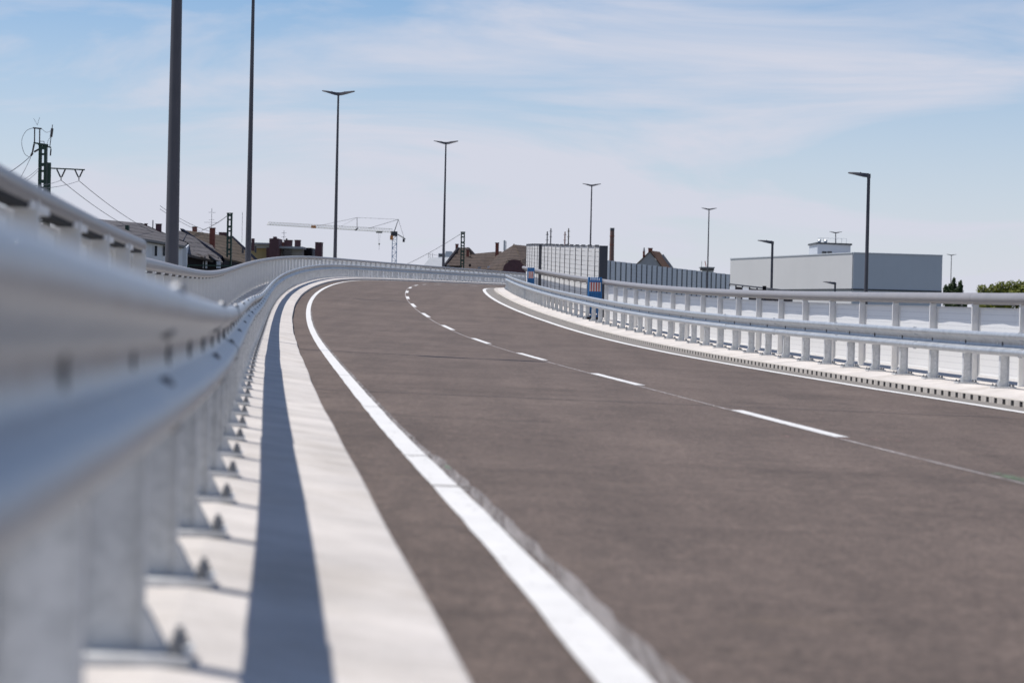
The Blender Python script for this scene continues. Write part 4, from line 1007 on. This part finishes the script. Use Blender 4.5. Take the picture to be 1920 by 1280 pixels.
# ------------------------------------------------------------------ tower crane
def crane():
    Y = 520; q = lambda x, y, dy=0: px(x, y, Y + dy)
    base = q(739, 490); root = empty('tower_crane', (base.x, base.y, GROUND)); tag(root, 'slender tower crane with long jib over the far railing', 'crane')
    tx = base.x; hw = .52; ztop = q(739, 437).z
    m = MB()
    for sx in (-1, 1):
        for sy in (-1, 1): m.bar((tx + sx*hw, Y + sy*hw, GROUND), (tx + sx*hw, Y + sy*hw, ztop), .085)
    z = GROUND; i = 0
    while z < ztop - 1:
        for sy in (-1, 1):
            s1_ = 1 if i % 2 else -1
            m.bar((tx - s1_*hw, Y + sy*hw, z), (tx + s1_*hw, Y + sy*hw, z + 1.0), .05); m.bar((tx - hw, Y + sy*hw, z), (tx + hw, Y + sy*hw, z), .045)
            m.bar((tx + sy*hw, Y - s1_*hw, z), (tx + sy*hw, Y + s1_*hw, z + 1.0), .05)
        z += 1.0; i += 1
    m.build('tower', M['crane_blue'], root)['kind'] = 'stuff'
    m = MB(); c0 = q(739, 438); m.box(c0.x - .75, c0.x + .75, Y - .8, Y + .8, c0.z - .6, c0.z + .5); m.build('slewing_ring', M['steel_dark'], root)
    m = MB(); c1 = q(735.5, 446); m.box(c1.x - .45, c1.x + .25, Y - 1.4, Y - .82, c1.z - .5, c1.z + .5); m.build('cab', M['orange'], root)
    a = q(737, 436); b_ = q(501, 421.5, -40); n_ = 46; m = MB()
    d = b_ - a
    for i in range(n_):
        p = a + d*(i/n_); r_ = a + d*((i+1)/n_); mid = (p + r_)/2 + Vector((0, 0, .85 - .25*i/n_)); mid2 = (a + d*((i+1.5)/n_)) + Vector((0, 0, .85 - .25*(i+1)/n_))
        for o_ in (-.4, .4):
            v_ = Vector((0, o_, 0)); m.bar(p + v_, r_ + v_, .05); m.bar(p + v_, mid, .03); m.bar(mid, r_ + v_, .03)
        if i < n_ - 1: m.bar(mid, mid2, .05)
    m.build('jib', M['crane'], root)['kind'] = 'stuff'
    m = MB(); ap_ = q(747, 411.5); ft = q(739, 435)
    for o_ in (-.4, .4): m.bar(ft + Vector((0, o_, 0)), ap_, .12, .08)
    m.build('apex', M['steel_dark'], root)['kind'] = 'stuff'
    kp = q(669.5, 408, -14); kb = q(669.5, 430, -14)
    m = MB(); m.bar(kb, kp, .09); m.bar(q(666, 432, -14), q(671, 428, -14), .2); m.build('king_post', M['steel_dark'], root)['kind'] = 'stuff'
    m = MB(); r_ = .035
    m.bar(ap_, kp, r_); m.bar(kp, q(590, 425, -26), r_); m.bar(ap_, q(692, 428, -10), .05); m.bar(kp, q(640, 424, -18), .02); m.bar(ap_, q(757.5, 446, 3), .05); m.build('tie_bars', M['wire'], root)['kind'] = 'stuff'
    m = MB(); m.bar(q(740, 436), q(760, 448, 4), .11); m.build('counter_jib', M['steel_dark'], root)
    m = MB(); c2 = q(757, 450, 3); m.box(c2.x - .25, c2.x + .25, c2.y - .4, c2.y + .4, c2.z - .5, c2.z + .3); m.build('counterweight', M['steel_dark'], root)
    t0 = q(711, 434.5, -4); m = MB(); m.box(t0.x - .7, t0.x + .7, t0.y - .5, t0.y + .5, t0.z - .3, t0.z + .12); m.build('trolley', M['steel_dark'], root)
    h0 = q(711, 458, -4); m = MB(); m.bar(t0 + Vector((-.2, 0, -.3)), h0 + Vector((-.1, 0, 0)), .022); m.bar(t0 + Vector((.2, 0, -.3)), h0 + Vector((.1, 0, 0)), .022); m.build('hoist_rope', M['wire'], root)['kind'] = 'stuff'
    m = MB(); m.ring(h0 + Vector((0, 0, -.15)), (0, 0, 1), .10, .24, .35, 8); m.bar(h0, h0 + Vector((0, 0, -1.3)), .035); m.build('hook_block', M['steel_dark'], root)['kind'] = 'stuff'
    m = MB(); c3 = q(588, 427, -26); m.box(c3.x - .5, c3.x + .5, c3.y - .45, c3.y + .45, c3.z - .1, c3.z + .5); m.build('jib_platform', M['orange'], root)
crane()

# ------------------------------------------------------------------ trees
def tree(label, blobs, Y, matl, leaf_, n_leaf, trunk_x, name='tree'):
    p = px(trunk_x, 560, Y); root = empty(name, (p.x, p.y, GROUND)); tag(root, label, 'tree')
    MB().tube([(p.x, p.y, GROUND), (p.x + .08, p.y, GROUND + 2.5), (p.x - .05, p.y, p.z + 1.2)], [.22, .16, .06], 8).build('trunk', M['bark'], root)
    lm = MB(); m = MB(); tot = sum(b_[2]*b_[3] for b_ in blobs)
    for bx_, by_, rx, rz_ in blobs:
        c_ = px(bx_, by_, Y + random.uniform(-.6, .6)); rxm = rx/F_PX*Y; rzm = rz_/F_PX*Y
        m.bar((p.x, p.y, c_.z - rzm*1.4 if c_.z - rzm*1.4 > GROUND + 2 else GROUND + 2), c_, .05, .02, 5)
        for i in range(int(n_leaf * rx*rz_/tot)):
            while True:
                u = Vector((random.uniform(-1, 1), random.uniform(-1, 1), random.uniform(-1, 1)))
                if .25 < u.length < 1: break
            u = u * (1 + .18*math.sin(7*u.x + 3*bx_) * math.cos(6*u.z + by_))
            q = c_ + Vector((u.x*rxm, u.y*rxm, u.z*rzm)); s_ = leaf_ * random.uniform(.6, 1.3)
            a = Vector((random.gauss(0, 1), random.gauss(0, 1), random.gauss(0, 1))).normalized(); b2 = a.orthogonal().normalized()
            lm.poly([q - a*s_, q + b2*s_*.5, q + a*s_, q - b2*s_*.5])
    m.build('limbs', M['bark'], root)['kind'] = 'stuff'; me = bpy.data.meshes.new('crown'); me.from_pydata(lm.v, [], lm.f); me.materials.append(M[matl]); place(me, 'crown', root)
tree('dark green narrow tree with pointed tops right of the grey hall', [(1788, 541, 5.5, 18), (1800, 545, 5, 18), (1790, 552, 17, 13), (1774, 550, 6, 16), (1791, 575, 24, 24), (1788.5, 527, 2.4, 8), (1801, 533, 2.2, 7), (1773, 540, 2, 7), (1782, 543, 5, 12)], 185, 'leaf_dark', .11, 7500, 1788)
tree('yellow green bushy tree at the right edge above the handrail', [(1842, 546, 11, 13), (1862, 545, 11, 12), (1878, 540, 13, 13), (1896, 540, 12, 14), (1912, 538, 12, 12), (1926, 538, 12, 13), (1880, 560, 38, 22), (1915, 560, 30, 22), (1860, 575, 34, 20), (1940, 545, 16, 18)], 200, 'leaf', .12, 11000, 1890)
